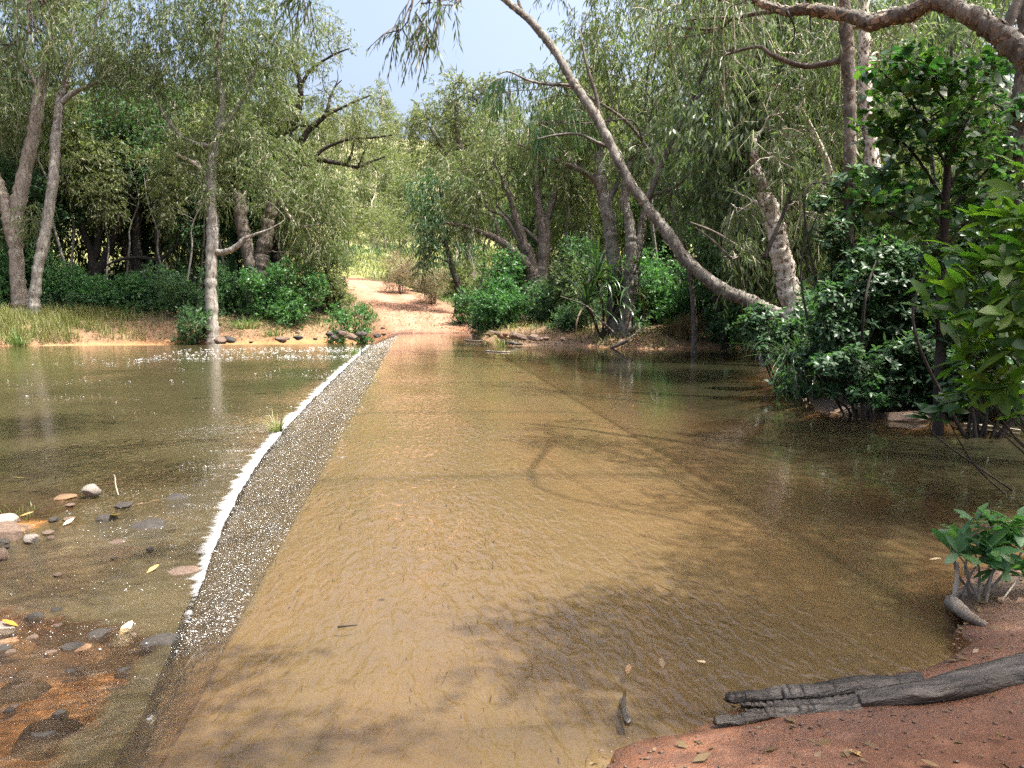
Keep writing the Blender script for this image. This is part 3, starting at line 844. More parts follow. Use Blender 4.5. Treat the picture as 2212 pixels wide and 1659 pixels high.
# ------------------------------------------------------------------ far right bank trees
tree('weeping_tree', 'small dark weeping tree leaning over the right side of the sand road', 'tree', 50,
     [([(990, 622), (980, 590), (972, 560), (964, 530), (958, 490), (956, 450), (950, 400)], [15, 13, 12, 11, 9, 8, 5])],
     [(950, 470, 50), (925, 520, 36, 0, 1.5), (985, 480, 42), (905, 420, 45), (955, 400, 55), (915, 560, 22, 0, 2), (1000, 430, 40), (990, 530, 28, 0, 1.3)], leaf='leaf_teal', bark='bark_dark', L=0.26, W=0.07, droop=1.0, cover=1.35)
tree('paperbark_tree', 'wide vase-shaped paperbark with four grey stems above the round green bushes', 'tree', 41,
     [([(1170, 660), (1158, 610), (1140, 575), (1110, 545), (1080, 520), (1050, 505), (1010, 490), (960, 480)], [46, 36, 28, 20, 16, 12, 9, 5]),
      ([(1160, 610), (1148, 560), (1130, 520), (1115, 470), (1102, 425), (1085, 385)], [26, 22, 18, 16, 13, 8]),
      ([(1166, 615), (1172, 560), (1172, 500), (1165, 450), (1160, 400), (1168, 340)], [28, 24, 22, 19, 14, 8]),
      ([(1168, 600), (1180, 540), (1182, 480), (1196, 430), (1205, 395)], [22, 20, 16, 13, 8])],
     [(1040, 420, 65), (1110, 350, 75), (1200, 340, 70), (1250, 420, 55), (1030, 480, 40), (1180, 290, 65), (1080, 280, 70), (1000, 370, 45), (1260, 320, 55), (1240, 500, 45), (1120, 430, 35, 1)], leaf='leaf_olive', bark='bark_grey', droop=0.75, cover=0.85,
     limbs=[([(1140, 575), (1120, 520), (1090, 470), (1060, 455)], [10, 9, 7, 5]), ([(1180, 540), (1140, 500), (1110, 480), (1070, 440)], [9, 8, 6, 4]), ([(1172, 500), (1190, 460), (1190, 420)], [11, 9, 6]), ([(1185, 610), (1205, 570), (1225, 545)], [16, 12, 8], 41, 'bark_dark'), ([(1080, 520), (1070, 480), (1050, 440)], [8, 6, 4])])
pand_t = 31.5
tree('paperbark_tree', 'tall pale straight paperbark with a long limb reaching left beside the pandanus', 'tree', pand_t,
     [([(1328, 748), (1326, 660), (1326, 570), (1316, 490), (1302, 410), (1294, 360), (1300, 300)], [38, 32, 30, 28, 28, 22, 14])],
     [(1180, 200, 65), (1260, 130, 75), (1130, 260, 55), (1230, 260, 65), (1300, 260, 60), (1350, 180, 75), (1320, 60, 80), (1150, 320, 45), (1240, 350, 45)], bark='bark_paper', leaf='leaf_olive', droop=0.8, cover=0.95, tw=0.6,
     limbs=[([(1300, 415), (1280, 385), (1250, 366), (1210, 350), (1165, 330), (1120, 312)], [14, 13, 12, 10, 8, 4], pand_t, 'bark_grey'), ([(1310, 440), (1330, 405), (1338, 390)], [16, 14, 10]), ([(1250, 366), (1220, 330), (1190, 300)], [7, 5, 3])])
tree('paperbark_tree', 'rough forked paperbark trunk with exposed roots at the waterline', 'tree', 31,
     [([(1352, 750), (1354, 690), (1360, 620), (1366, 560), (1362, 500), (1350, 430), (1360, 350)], [36, 32, 32, 30, 24, 20, 12]),
      ([(1368, 580), (1380, 530), (1388, 480), (1400, 420)], [22, 20, 16, 9])],
     [(1400, 330, 70), (1440, 240, 80), (1470, 370, 60), (1420, 430, 50), (1340, 360, 50), (1500, 150, 85), (1420, 120, 80)], bark='bark_paper', leaf='leaf_grey', droop=0.8, cover=1.0, tw=0.6)
tree('leaning_paperbark_tree', 'big paperbark leaning far left over the creek in a long curve from the right bank', 'tree', 24,
     [([(1720, 700), (1660, 672), (1612, 648), (1560, 625), (1490, 570), (1440, 502), (1392, 440), (1352, 380), (1318, 310), (1282, 242), (1240, 180), (1198, 110), (1142, 42), (1084, -4), (1000, -70)], [35, 33, 31, 29, 27, 25, 22, 21, 21, 20, 19, 18, 15, 12, 9], (21, 26))],
     [(1560, 60, 95, 1), (1480, -30, 110, 1), (1620, 170, 90, 0, 1.2), (1570, 300, 85, 1, 1.2), (1680, 60, 90, 0), (1640, 380, 70, 1, 1.2), (1520, 430, 60, 3), (1300, -60, 80, 2), (1210, -70, 60, 2), (1290, 40, 50, 3)],
     bark='bark_mid', leaf='leaf_olive', L=0.24, W=0.036, droop=0.85, cover=0.9, tw=0.6,
     limbs=[([(1250, 190), (1226, 184), (1180, 182), (1140, 173), (1100, 155), (1078, 160)], [8, 7, 6, 5, 4, 2], 25), ([(1322, 320), (1290, 308), (1250, 290), (1200, 292), (1160, 300)], [9, 8, 6, 5, 2], 24.5), ([(1292, 262), (1290, 215), (1270, 150), (1256, 90)], [11, 9, 7, 4], 25, 'bark_grey'), ([(1130, 30), (1120, 0), (1124, -60)], [9, 7, 5], 26), ([(1395, 440), (1440, 330), (1500, 200), (1560, 60)], [15, 13, 10, 5], 25, 'bark_grey')])
tree('weeping_paperbark_tree', 'dark hanging sprays of a slim paperbark seen over the leaning trunk', 'tree', 27,
     [([(1500, 740), (1496, 640), (1480, 540), (1440, 420), (1370, 280), (1260, 200)], [12, 11, 10, 9, 7, 4])],
     [(1105, 175, 30, 0, 1.0), (1085, 200, 22, 0, 1.3), (1180, 225, 26, 0, 1.5), (1150, 270, 24, 0, 1.2), (1240, 230, 26, 0, 1.4)], bark='bark_grey', leaf='leaf_teal', L=0.30, W=0.045, droop=1.3, cover=1.4, tw=0.8)
tree('paperbark_tree', 'thick white-barked paperbark trunk leaning in sunlight above the dark right bank shrubs', 'tree', 17.5,
     [([(1742, 860), (1728, 760), (1712, 660), (1694, 580), (1680, 520), (1666, 460), (1650, 415), (1636, 370), (1628, 300)], [54, 50, 47, 45, 42, 38, 30, 20, 10])],
     [(1700, 230, 75, 0, 1.2), (1740, 120, 85, 0, 1.2), (1660, 330, 60, -1, 1.3), (1760, 300, 60, 1, 1.2), (1600, 450, 50, 1, 1.2), (1770, 420, 50, 1, 1.2), (1580, 560, 42, 2), (1620, 20, 90, 1), (1725, 440, 36, -1, 1.6)],
     bark='bark_white', leaf='leaf_grey', L=0.20, W=0.03, droop=0.9, cover=0.8, tw=0.6,
     limbs=[([(1648, 560), (1672, 510), (1700, 440), (1720, 380)], [11, 9, 7, 4], 16.5, 'bark_dark'), ([(1580, 560), (1540, 520), (1500, 490)], [6, 5, 3], 18, 'bark_grey'), ([(1798, 400), (1786, 350), (1764, 300), (1740, 250)], [14, 13, 12, 8], 19)])
tree('paperbark_tree', 'straight dark trunk with flaking bark crossing under the big horizontal limb', 'tree', 13.5,
     [([(1838, 900), (1836, 700), (1834, 520), (1834, 380), (1836, 250), (1832, 120), (1826, 40), (1824, -120), (1830, -400)], [30, 28, 26, 26, 26, 28, 26, 22, 16])],
     [(1560, -20, 75, 1, 1.2), (1460, 60, 60, 2, 1.3), (1560, 120, 40, 1, 1.6), (1790, -150, 60)], bark='bark_grey', leaf='leaf_grey', L=0.18, W=0.024, droop=1.0, cover=0.85, tw=0.6)
tree('paperbark_tree', 'sunlit whitish trunk standing just behind the straight dark one', 'tree', 16,
     [([(1905, 860), (1896, 600), (1890, 420), (1880, 300), (1870, 200), (1866, 60), (1870, -120)], [34, 34, 32, 30, 28, 26, 20])],
     [(1900, 130, 75, 1, 1.1), (1980, 60, 80, 2), (1800, 60, 60, 2, 1.2), (1930, -60, 110), (1830, 200, 45, 2, 1.2)], bark='bark_white', leaf='leaf_grey', L=0.2, W=0.034, droop=0.7, cover=0.9, tw=0.8)
tree('paperbark_tree', 'stout grey trunk with cracked bark at the right edge behind the sapling', 'tree', 12.5,
     [([(2170, 900), (2186, 640), (2192, 440), (2206, 300), (2216, 150), (2230, -80)], [70, 66, 56, 50, 46, 40])],
     [(2150, 60, 60, 2), (2120, 220, 50, 3), (2260, -100, 80)], bark='bark_grey', leaf='leaf_grey', L=0.18, W=0.03, droop=0.9, cover=0.8)
tree('paperbark_tree', 'heavy flaking horizontal limb arching across the top of the right bank', 'tree', 9.3,
     [([(2560, 960), (2530, 700), (2470, 420), (2360, 260), (2250, 150), (2170, 84), (2090, 30), (2020, 4), (1960, 30), (1890, 48), (1830, 36), (1760, 22), (1700, 24), (1640, 4), (1560, -60)], [80, 76, 70, 62, 54, 48, 40, 33, 34, 31, 28, 24, 20, 14, 7], (7.6, 10.5))],
     [(1700, -140, 90, 1)], bark='bark_mid', leaf='leaf_grey', L=0.16, W=0.024, droop=1.1, cover=0.8, tw=0.6, sides=14, rough=0.09,
     limbs=[([(1700, 24), (1716, 60), (1712, 100)], [6, 4, 2], 10, 'bark_dark'), ([(1752, 24), (1750, 44), (1752, 66)], [7, 5, 2], 10, 'bark_dark'), ([(2170, 84), (2190, 20), (2230, -60)], [26, 22, 16], 9)])
tree('gum_tree', 'tall rounded gum crown topping the trees to the right of the sky gap', 'tree', 62,
     [([(1020, 640), (1012, 520), (1006, 420), (1002, 360), (990, 290), (985, 220)], [22, 20, 18, 16, 12, 7])],
     [(960, 210, 45), (1000, 180, 42), (930, 260, 45), (1030, 230, 50), (1060, 190, 30), (900, 300, 35), (980, 300, 50), (890, 255, 28), (1060, 290, 45), (1030, 340, 40), (950, 350, 40)], leaf='leaf_gum', bark='bark_grey', L=0.26, W=0.085, droop=0.5, cover=1.15,
     limbs=[([(1006, 420), (985, 370), (950, 310), (925, 270)], [9, 8, 6, 3]), ([(1150, 400), (1145, 370), (1120, 350)], [7, 5, 3], 61)])
#@@PART3@@
# ------------------------------------------------------------------ woods behind the banks and on the hill (trees copied from a few)
def own_tree(name, label, h, rt, nblob, spread, rb, leaf, bark, L, W, droop, cover, group, stems=1, low=0.35, seed=1, asp=0.9, r_max=0.09):
    rg = np.random.default_rng(seed)
    root = thing(name, label, 'tree', (0, 0, 0), group)
    tr = []
    for s in range(stems):
        a = rg.random() * 6.28
        top = np.array([math.cos(a), math.sin(a), 0]) * (0.12 * h + 0.1 * h * (s > 0)) + np.array([0, 0, h * (0.86 - 0.12 * s)])
        p = np.linspace(0, 1, 6)[:, None] * top
        p[1:-1] += rg.standard_normal((4, 3)) * 0.03 * h
        p[0, 2] = -0.4
        q = catmull(p, 4)
        r = np.linspace(rt * (1 - 0.25 * s), rt * 0.2, len(q))
        tr.append((q, r))
        m = MB()
        tube(m, q, r, 7, 0.06, rg=rg)
        m.build('trunk', M[bark], root)
    cm, bm = MB(), MB()
    for k in range(nblob):
        a, u = rg.random() * 6.28, low + (1 - low) * (k + 0.5) / nblob
        rr = spread * math.sqrt(rg.random()) * (1.0 - 0.55 * abs(u - 0.62) / 0.4)
        c = np.array([rr * math.cos(a), rr * math.sin(a), u * h])
        r = rb * (0.7 + 0.6 * rg.random())
        n = int(0.8 * cover * np.pi * r * r * asp / (L * W * 0.28))
        strands(cm, c, (r, r, r * asp), n, L, W, droop, 8, 0.8, rg=rg)
        limb_to(bm, tr, c, r_max, 5, rg, 2, r * 0.8)
    cm.build('crown', M[leaf], root, smooth_=False)['kind'] = 'stuff'
    bm.build('branches', M[bark], root)['kind'] = 'stuff'
    return root
def project(p):
    d = np.asarray(p, float) - CAM
    z = d @ fwd
    return 1106 + FOC * (d @ rgt) / z, 829.5 - FOC * (d @ upv) / z, z
LAND = [(60, 'the tan forked paperbark'), (125, 'the slim pale paperbark'), (205, 'the dark multi-stemmed tree'), (298, 'the straight black trunk'), (340, 'the thin dark sapling'), (458, 'the waterside paperbark'), (550, 'the twin-trunked paperbark'), (650, 'the open-crowned gum'),
        (800, 'the sand road'), (890, 'the pinkish dry shrub'), (960, 'the small weeping tree'), (1010, 'the rounded gum crown'), (1080, 'the round green bush'), (1160, 'the vase-shaped paperbark'), (1260, 'the waterside pandanus'), (1316, 'the tall straight paperbark'), (1380, 'the forked paperbark'), (1480, 'the curve of the leaning trunk'), (1580, 'the low end of the leaning trunk'), (1690, 'the white-barked trunk'), (1760, 'the sunlit upper shrub'), (1835, 'the straight dark trunk'), (1890, 'the whitish trunk'), (1960, 'the stiff pandanus'), (2045, 'the sapling'), (2120, 'the glossy large-leaved shrub'), (2190, 'the stout cracked trunk')]
used_labels = {}
def where(x, y):
    px = project((x, y, 3))[0]
    q_, nm = min(LAND, key=lambda a: abs(a[0] - px))
    return ('left behind ' if px < q_ - 12 else 'right behind ' if px > q_ + 12 else 'straight behind ') + nm
kinds = {
 'gum':   lambda: own_tree('gum_tree', 'x', 11, 0.17, 16, 2.6, 1.25, 'leaf_gum', 'bark_white', 0.34, 0.11, 0.5, 0.95, 'x', 1, 0.38, 21),
 'gum2':  lambda: own_tree('gum_tree', 'x', 8.5, 0.13, 13, 2.2, 1.1, 'leaf_gum', 'bark_grey', 0.34, 0.11, 0.4, 1.0, 'x', 2, 0.32, 22),
 'wood':  lambda: own_tree('broadleaf_tree', 'x', 10, 0.2, 22, 3.0, 1.5, 'leaf_teal', 'bark_dark', 0.30, 0.13, 0.3, 1.15, 'x', 2, 0.12, 23),
 'olive': lambda: own_tree('paperbark_tree', 'x', 12.5, 0.26, 24, 3.2, 1.6, 'leaf_olive', 'bark_paper', 0.34, 0.08, 0.9, 1.1, 'x', 1, 0.2, 24),
 'tall':  lambda: own_tree('paperbark_tree', 'x', 17, 0.3, 30, 3.6, 1.7, 'leaf_grey', 'bark_paper', 0.34, 0.08, 0.9, 1.0, 'x', 1, 0.22, 25),
 'pole':  lambda: own_tree('paperbark_tree', 'x', 13, 0.11, 9, 1.6, 1.1, 'leaf_gum', 'bark_paper', 0.30, 0.08, 0.6, 0.85, 'x', 1, 0.55, 31),
 'thin':  lambda: own_tree('gum_sapling', 'x', 4.5, 0.05, 6, 0.9, 0.55, 'leaf_gum', 'bark_grey', 0.24, 0.08, 0.3, 0.9, 'x', 1, 0.4, 26),
}
proto = {}
def put(kind, x, y, label, group, sc=1.0):
    if '%w' in label:
        label = label.replace('%w', where(x, y))
        for ad in ('', 'taller ', 'farther ', 'smaller ', 'more distant ', 'half hidden '):
            if ad + label not in used_labels: break
        label = ad + label
        used_labels[label] = 1
    z = ground_z(x, y)
    rz = rng.random() * 6.28
    if kind not in proto:
        proto[kind] = kinds[kind]()
        o = proto[kind]
        o.location, o.rotation_euler, o.scale = (x, y, z), (0, 0, rz), (sc, sc, sc)
        o['label'], o['group'] = label, group
    else:
        o = copy_tree(proto[kind], (x, y, z), rz, sc, label, group)
    return o
rs = np.random.default_rng(5)
LBL = {'wood': 'teal-leaved broadleaf tree %w',
       'olive': 'olive drooping paperbark %w',
       'tall': 'lofty grey-green paperbark %w', 'pole': 'thin-stemmed high-crowned paperbark %w'}
for i in range(26):                                               # behind the left bank
    x, y = -46 + 43 * (i + rs.random()) / 26, 51 + 10 * rs.random() + (5 if i % 2 else 0)
    px, py, z = project((x, y, 3))
    if px > 655: continue
    k = ['wood', 'olive', 'pole', 'tall'][i % 4]
    put(k, x, y, LBL[k], 'trees in the woods behind the left bank', 0.8 + 0.4 * rs.random())
for i in range(24):                                               # behind the right bank
    x, y = 7 + 44 * (i + rs.random()) / 24, 44 + 14 * rs.random()
    px, py, z = project((x, y, 3))
    if px < 1075: continue
    k = ['wood', 'olive', 'pole', 'tall'][i % 4]
    put(k, x, y, LBL[k], 'trees in the woods behind the right bank', (0.62 if px < 1200 else 0.8) + 0.3 * rs.random())
for i in range(14):                                               # on the right bank itself
    x, y = 11 + 20 * rs.random(), 20 + 16 * rs.random()
    px, py, z = project((x, y, 3))
    if px < 1480: continue
    k = ['wood', 'olive', 'tall'][i % 3]
    put(k, x, y, LBL[k], 'trees behind the right bank shrubs', 0.6 + 0.3 * rs.random())
for i in range(20):                                               # slim trunks between the banks' larger trees
    px = [-20, 20, 95, 160, 235, 265, 320, 365, 395, 425, 490, 505, 1020, 1215, 1245, 1285, 1420, 1455, 1540, 1600][i]
    t_ = (50 if px < 700 else 38) + 5 * rs.random()
    c_ = P(px, 653, t_)
    put('pole', c_[0], c_[1], 'slim pale paperbark pole %w', 'slim paperbark poles in the woods', 0.75 + 0.35 * rs.random())
n_h = 0
for i in range(400):
    y = 64 + 150 * rs.random() ** 1.2
    px = 380 + 1000 * rs.random()
    x = P(px, 653, y)[0]
    if project((x, y, 5))[2] < 95 and 640 < px < 960: continue
    if road_dist(np.array([x]), np.array([y]))[0][0] < 5: continue
    k = 'gum' if rs.random() < 0.5 else 'gum2'
    far = y > 120
    lab = ('pale-trunked slender gum' if k == 'gum' else 'short grey-stemmed bushy gum') + (' uphill %w' if far else ' on the rise %w')
    put(k, x, y, lab, 'gums on the hill beyond the road', 0.7 + 0.5 * rs.random())
    n_h += 1
    if n_h >= 150: break
for i in range(26):
    px, y = 735 + 210 * rs.random(), 74 + 26 * rs.random()
    x = P(px, 653, y)[0]
    put('thin', x, y, 'thin young gum in the pale grass %w', 'young gums in the grass beyond the road', 0.7 + 0.5 * rs.random())
for px, y, k, sc, lab in [(800, 92, 'gum', 0.95, 'white-stemmed gum standing alone in the pale grass above the road crest'), (765, 98, 'gum2', 0.9, 'grey gum in the grass left of the white-stemmed one'), (880, 97, 'gum2', 1.0, 'grey gum in the grass right of the white-stemmed one'), (840, 108, 'gum', 1.0, 'gum at the foot of the hill behind the white-stemmed one')]:
    put(k, P(px, 653, y)[0], y, lab, 'gums in the grass beyond the road', sc)

# ------------------------------------------------------------------ bushes on the far banks
def bush(label, px, py, r, t, leaf, L=0.19, W=0.085, cover=2.0, asp=0.85, group='bushes on the far bank', droop=0.1, nb=8, stem='bark_dark', name='bush', cat='bush'):
    rg = np.random.default_rng(int(px * 7 + py))
    c0 = P(px, py, t)
    gz = ground_z(c0[0], c0[1])
    root = thing(name, label, cat, (c0[0], c0[1], gz), group)
    rm = r / FOC * t
    cm, bm = MB(), MB()
    st = [(np.array([[c0[0] + a, c0[1] + b, gz - 0.1], [c0[0] + 2 * a, c0[1] + 2 * b, max(gz + 0.2, c0[2] - rm * 0.2)]]), np.array([0.03, 0.02])) for a, b in rg.standard_normal((3, 2)) * 0.12]
    for p_, r_ in st:
        tube(bm, catmull(p_, 3), np.linspace(0.035, 0.02, 4), 5, rg=rg)
    for k in range(nb):
        a = rg.random() * 6.28
        c = c0 + np.array([math.cos(a) * rm * 0.6, math.sin(a) * rm * 0.5, 0.0])
        lo, hi = min(gz + 0.25 * rm, c0[2]), c0[2] + 0.45 * rm
        c[2] = lo + (hi - lo) * ((k + 0.5) / nb)
        rr = rm * (0.42 + 0.25 * rg.random())
        n = int(cover * np.pi * rr * rr / (L * W * 0.3))
        strands(cm, c, (rr, rr, rr * 0.85), n, L, W, droop, 7, 0.35, rg=rg, sig=0.4)
        limb_to(bm, st, c, 0.03, 4, rg, 2, rr * 0.8, 0.006)
    cm.build('foliage', M[leaf], root, smooth_=False)['kind'] = 'stuff'
    bm.build('stems', M[stem], root)['kind'] = 'stuff'
    return root
for a in [('round bright green bush at the right edge of the sand road', 1075, 600, 62, 41, 'leaf_bright'),
          ('lower lime-lit bush in front of the round bright green one', 1100, 655, 58, 39, 'leaf_bright'),
          ('dark green bush under the vase-shaped paperbark', 1190, 650, 52, 38, 'leaf_teal'),
          ('broad bright green bush behind the forked paperbark trunk', 1420, 610, 75, 35, 'leaf_bright'),
          ('bright bush below the curve of the leaning trunk', 1490, 660, 52, 33, 'leaf_bright'),
          ('dusky bush right of the bush under the leaning trunk', 1590, 690, 50, 30, 'leaf_teal'),
          ('vivid green bush at the left edge of the sand road', 645, 612, 55, 49.0, 'leaf_bright'),
          ('green bush beneath the twin-trunked paperbark', 570, 625, 48, 49.0, 'leaf_bright'),
          ('darker bush between the waterside paperbark and the twin trunks', 500, 605, 46, 50.0, 'leaf_teal'),
          ('low teal bush just left of the waterside paperbark', 410, 640, 50, 48.0, 'leaf_teal'),
          ('teal bush under the long low sideways limb', 345, 615, 55, 50.0, 'leaf_teal'),
          ('pale-tipped bush beside the dark multi-stemmed tree', 250, 640, 52, 48.5, 'leaf_bright'),
          ('wide leafy bush right of the slim pale paperbark', 150, 625, 60, 49.0, 'leaf_bright'),
          ('sunlit bush in front of the tan forked paperbark', 50, 580, 62, 48.5, 'leaf_bright'),
          ('shaded bush at the left end of the grassy bank', -20, 650, 60, 49.0, 'leaf_teal'),
          ('small dense bush above the grassy bank', 190, 665, 36, 47.5, 'leaf_teal'),
          ('feathery grey-green shrub behind the vivid bush by the road', 705, 545, 50, 53.0, 'leaf_grey'),
          ('small round bush at the left foot of the sand road', 785, 672, 22, 43, 'leaf_bright'),
          ('leafy shrub in shade at the bottom of the waterside paperbark', 425, 690, 38, 44.6, 'leaf_teal'),
          ('bush at the left rim of the road crest', 725, 605, 26, 52, 'leaf_gum'),
          ('low green bush on the left shoulder of the road foot', 735, 678, 26, 45.5, 'leaf_bright'),
          ('pale green bush on the right shoulder below the dry shrubs', 905, 606, 22, 58, 'leaf_gum'),
          ('green bush at the root of the small dark weeping tree', 1000, 640, 26, 47, 'leaf_bright'),
          ('grassy green bush behind the small dark weeping tree', 985, 590, 34, 56, 'leaf_gum'),
          ('low bush overlapping the rocks right of the road foot', 1040, 690, 20, 41, 'leaf_teal'),
          ('dark bush left of the waterside pandanus', 1235, 690, 40, 34, 'leaf_teal'),
          ('tall thicket bush behind the waterside pandanus', 1270, 560, 60, 38, 'leaf_teal'),
          ('grey-green thicket bush left of the tall straight paperbark', 1260, 600, 50, 37, 'leaf_grey'),
          ('olive thicket bush under the curve of the leaning paperbark', 1540, 590, 60, 33, 'leaf_olive'),
          ('shaded thicket bush behind the white-barked trunk', 1630, 590, 60, 26, 'leaf_teal')]:
    bush(*a)
bush('pinkish dry twiggy shrub on the rise above the sand road', 868, 575, 34, 56, 'grass_straw', L=0.3, W=0.02, cover=1.0, droop=-0.3)
bush('grey straw-like shrub at the foot of the small dark weeping tree', 935, 612, 30, 53, 'grass_straw', L=0.3, W=0.02, cover=1.1, droop=-0.3)
bush('brown dead twiggy shrub on the waterline under the leaning trunk', 1490, 715, 32, 30.5, 'leaf_rust', L=0.2, W=0.02, cover=0.9, droop=-0.2)
bush('rust brown dead shrub left of the brown twiggy one', 1450, 725, 22, 31, 'leaf_rust', L=0.2, W=0.02, cover=0.8, droop=-0.2)

# ------------------------------------------------------------------ blades, grass, pandanus
def blades(m, base, h, w, lean=0.5, seg=3, rg=rng, dirs=None, curl=0.6):
    """base (n,3); curved tapering strips"""
    n = len(base)
    h = np.broadcast_to(np.asarray(h, float), (n,)) * (0.6 + 0.7 * rg.random(n))
    a = rg.random(n) * 6.283
    out = np.stack([np.cos(a), np.sin(a), 0 * a], 1) if dirs is None else dirs
    ln = lean * (0.3 + 1.0 * rg.random(n))
    s = np.linspace(0, 1, seg + 1)
    side = unit(np.cross(out, [0, 0, 1.0]))
    V = []
    for q in s:
        up = h * (q - curl * ln * q * q * 0.8)
        p = base + out * (h * ln * q ** 1.6)[:, None]
        p = p.copy()
        p[:, 2] += up
        ww = w * (1 - q) ** 0.7 / 2 + 0.0004
        V += [p - side * ww, p + side * ww]
    V = np.stack(V, 1).reshape(-1, 3)
    k = 2 * (seg + 1)
    o = np.arange(n)[:, None] * k
    m.add(V, np.concatenate([o + [2 * j, 2 * j + 1, 2 * j + 3, 2 * j + 2] for j in range(seg)]))
def scatter_px(n, x0, x1, t0, t1, rg=rng, cond=None):
    px, t = x0 + (x1 - x0) * rg.random(n), t0 + (t1 - t0) * rg.random(n)
    q = np.array([P(a, 653, b) for a, b in zip(px, t)])
    q[:, 2] = terrain(q[:, 0], q[:, 1])
    if cond is not None:
        q = q[cond(q)]
    return q
def clump(q, s, rg=rng, th=0.0):
    return q[fbm(q[:, 0] * s, q[:, 1] * s) + 0.25 * rg.standard_normal(len(q)) > th]
onfar = lambda a, b: (lambda q: (lambda d: (d > a) & (d < b))(sdist(FAR, q[:, 0], q[:, 1])))
m = MB()
q = scatter_px(17000, -60, 360, 41, 49, cond=onfar(-0.05, 4.2))
ppx = project(q)[0] if False else np.array([project(k_)[0] for k_ in q])
q = q[(fbm(q[:, 0] * 0.8, q[:, 1] * 0.8) * 90 + 60 * rng.standard_normal(len(q)) + ppx < 245) & (fbm(q[:, 0] * 1.7 + 9, q[:, 1] * 1.7) > -0.22)]
blades(m, q, 0.85, 0.030, 0.65)
tag(m.build('grass', M['grass_dry']), 'tall yellowish grass along the left waterline', kind='stuff')
m = MB()
q = clump(scatter_px(9000, 280, 860, 40, 52, cond=onfar(0.1, 4.5)), 0.9, th=0.02)
q = q[road_dist(q[:, 0], q[:, 1])[0] > 3.3]
blades(m, q, 0.32, 0.03, 0.8)
tag(m.build('grass', M['grass_dry']), 'short dry grass on the left bank', kind='stuff')
m = MB()
q = scatter_px(9000, 660, 900, 43, 60, cond=onfar(1.2, 40))
d_ = road_dist(q[:, 0], q[:, 1])[0]
q = q[(d_ > 2.8) & (d_ < 7)]
blades(m, clump(q, 0.8, th=-0.2), 0.45, 0.04, 0.7)
q = scatter_px(14000, 860, 1080, 44, 64, cond=onfar(0.8, 40))
d_ = road_dist(q[:, 0], q[:, 1])[0]
blades(m, clump(q[(d_ > 2.9) & (d_ < 10)], 0.7, th=-0.22), 0.42, 0.035, 0.7)
tag(m.build('grass', M['grass_green']), 'green grass lining the sand road', kind='stuff')
m = MB()
q = scatter_px(26000, 560, 1100, 60, 100)
q = q[road_dist(q[:, 0], q[:, 1])[0] > 3.0]
blades(m, clump(q, 0.35, th=-0.25), 0.55, 0.07, 0.6, seg=2)
tag(m.build('grass', M['grass_hill']), 'pale grass on the rise beyond the road', kind='stuff')
m = MB()
q = clump(scatter_px(9000, 1020, 1660, 28, 42, cond=onfar(0.0, 3.0)), 0.8, th=-0.02)
blades(m, q, 0.4, 0.03, 0.8)
tag(m.build('grass', M['grass_dry']), 'dry grass along the right waterline', kind='stuff')
# understorey: leafy ground cover in the woods
m = MB()
for x0, x1, t0, t1, n in [(-80, 680, 47, 60, 420), (1040, 1700, 33, 52, 420), (560, 1300, 60, 110, 260)]:
    q = scatter_px(n, x0, x1, t0, t1, cond=onfar(3.2, 200))
    q = q[road_dist(q[:, 0], q[:, 1])[0] > 4.2]
    for p in q:
        r_ = 0.35 + 0.5 * rng.random()
        strands(m, p + [0, 0, r_ * 0.6], (r_, r_, r_ * 0.8), 90, 0.2, 0.085, 0.1, 6, 0.3, sig=0.5)
tag(m.build('undergrowth', M['leaf_teal'], smooth_=False), 'low leafy undergrowth between the trees', kind='stuff')
m = MB()
q = np.concatenate([scatter_px(9000, -60, 1000, 40, 52, cond=onfar(0.15, 6)), scatter_px(7000, 1000, 1700, 28, 40, cond=onfar(0.1, 6))])
d = unit(rng.standard_normal((len(q), 3)) * [1, 1, 0.25])
sd = unit(np.cross(d, rng.standard_normal((len(q), 3)) * [0.4, 0.4, 1]))
l_ = (0.05 + 0.12 * rng.random((len(q), 1)))
q = q + [0, 0, 0.03]
v = np.stack([q, q + d * l_ * .5 + sd * l_ * .25, q + d * l_, q + d * l_ * .5 - sd * l_ * .25], 1)
m.add(v, np.arange(4 * len(q)).reshape(-1, 4))
tag(m.build('leaf_litter', M['leaf_rust'], smooth_=False), 'fallen leaves and bark on the banks', kind='stuff')

def tuft(label, px, py, t, n, h, w, mat, lean=0.7, name='grass_tuft', r=0.12, z=None, group=None):
    c = P(px, py, t)
    gz = ground_z(c[0], c[1]) if z is None else z
    root = thing(name, label, 'grass tuft', (c[0], c[1], gz), group)
    m = MB()
    b = np.array([c[0], c[1], gz]) + np.concatenate([rng.standard_normal((n, 2)) * r, np.zeros((n, 1))], 1)
    dr = unit(np.concatenate([b[:, :2] - c[:2] + rng.standard_normal((n, 2)) * r * 0.6, np.zeros((n, 1))], 1))
    blades(m, b, h, w, lean, 4, dirs=dr)
    m.build('leaves', M[mat], root)['kind'] = 'stuff'
    return root
tuft('bright green rushes at the left end of the waterline', 42, 742, 41.5, 90, 1.3, 0.045, 'grass_green', 0.9, r=0.25)
tuft('wispy green tussock on the bank right of the waterside paperbark', 535, 695, 47, 260, 0.95, 0.03, 'grass_green', 0.9, r=0.55)
tuft('second wispy tussock beside the first on the left bank', 590, 700, 47, 120, 0.7, 0.03, 'grass_green', 0.9, r=0.35)
tuft('yellow-green tuft growing in the foam at the foot of the spillway', 598, 936, 13.4, 60, 0.42, 0.022, 'grass_dry', 1.1, r=0.06, z=-0.5)
tuft('small reed tuft standing in the tail water near the far bank', 770, 762, 34.5, 50, 0.4, 0.03, 'grass_green', 0.7, r=0.3, z=-0.55)
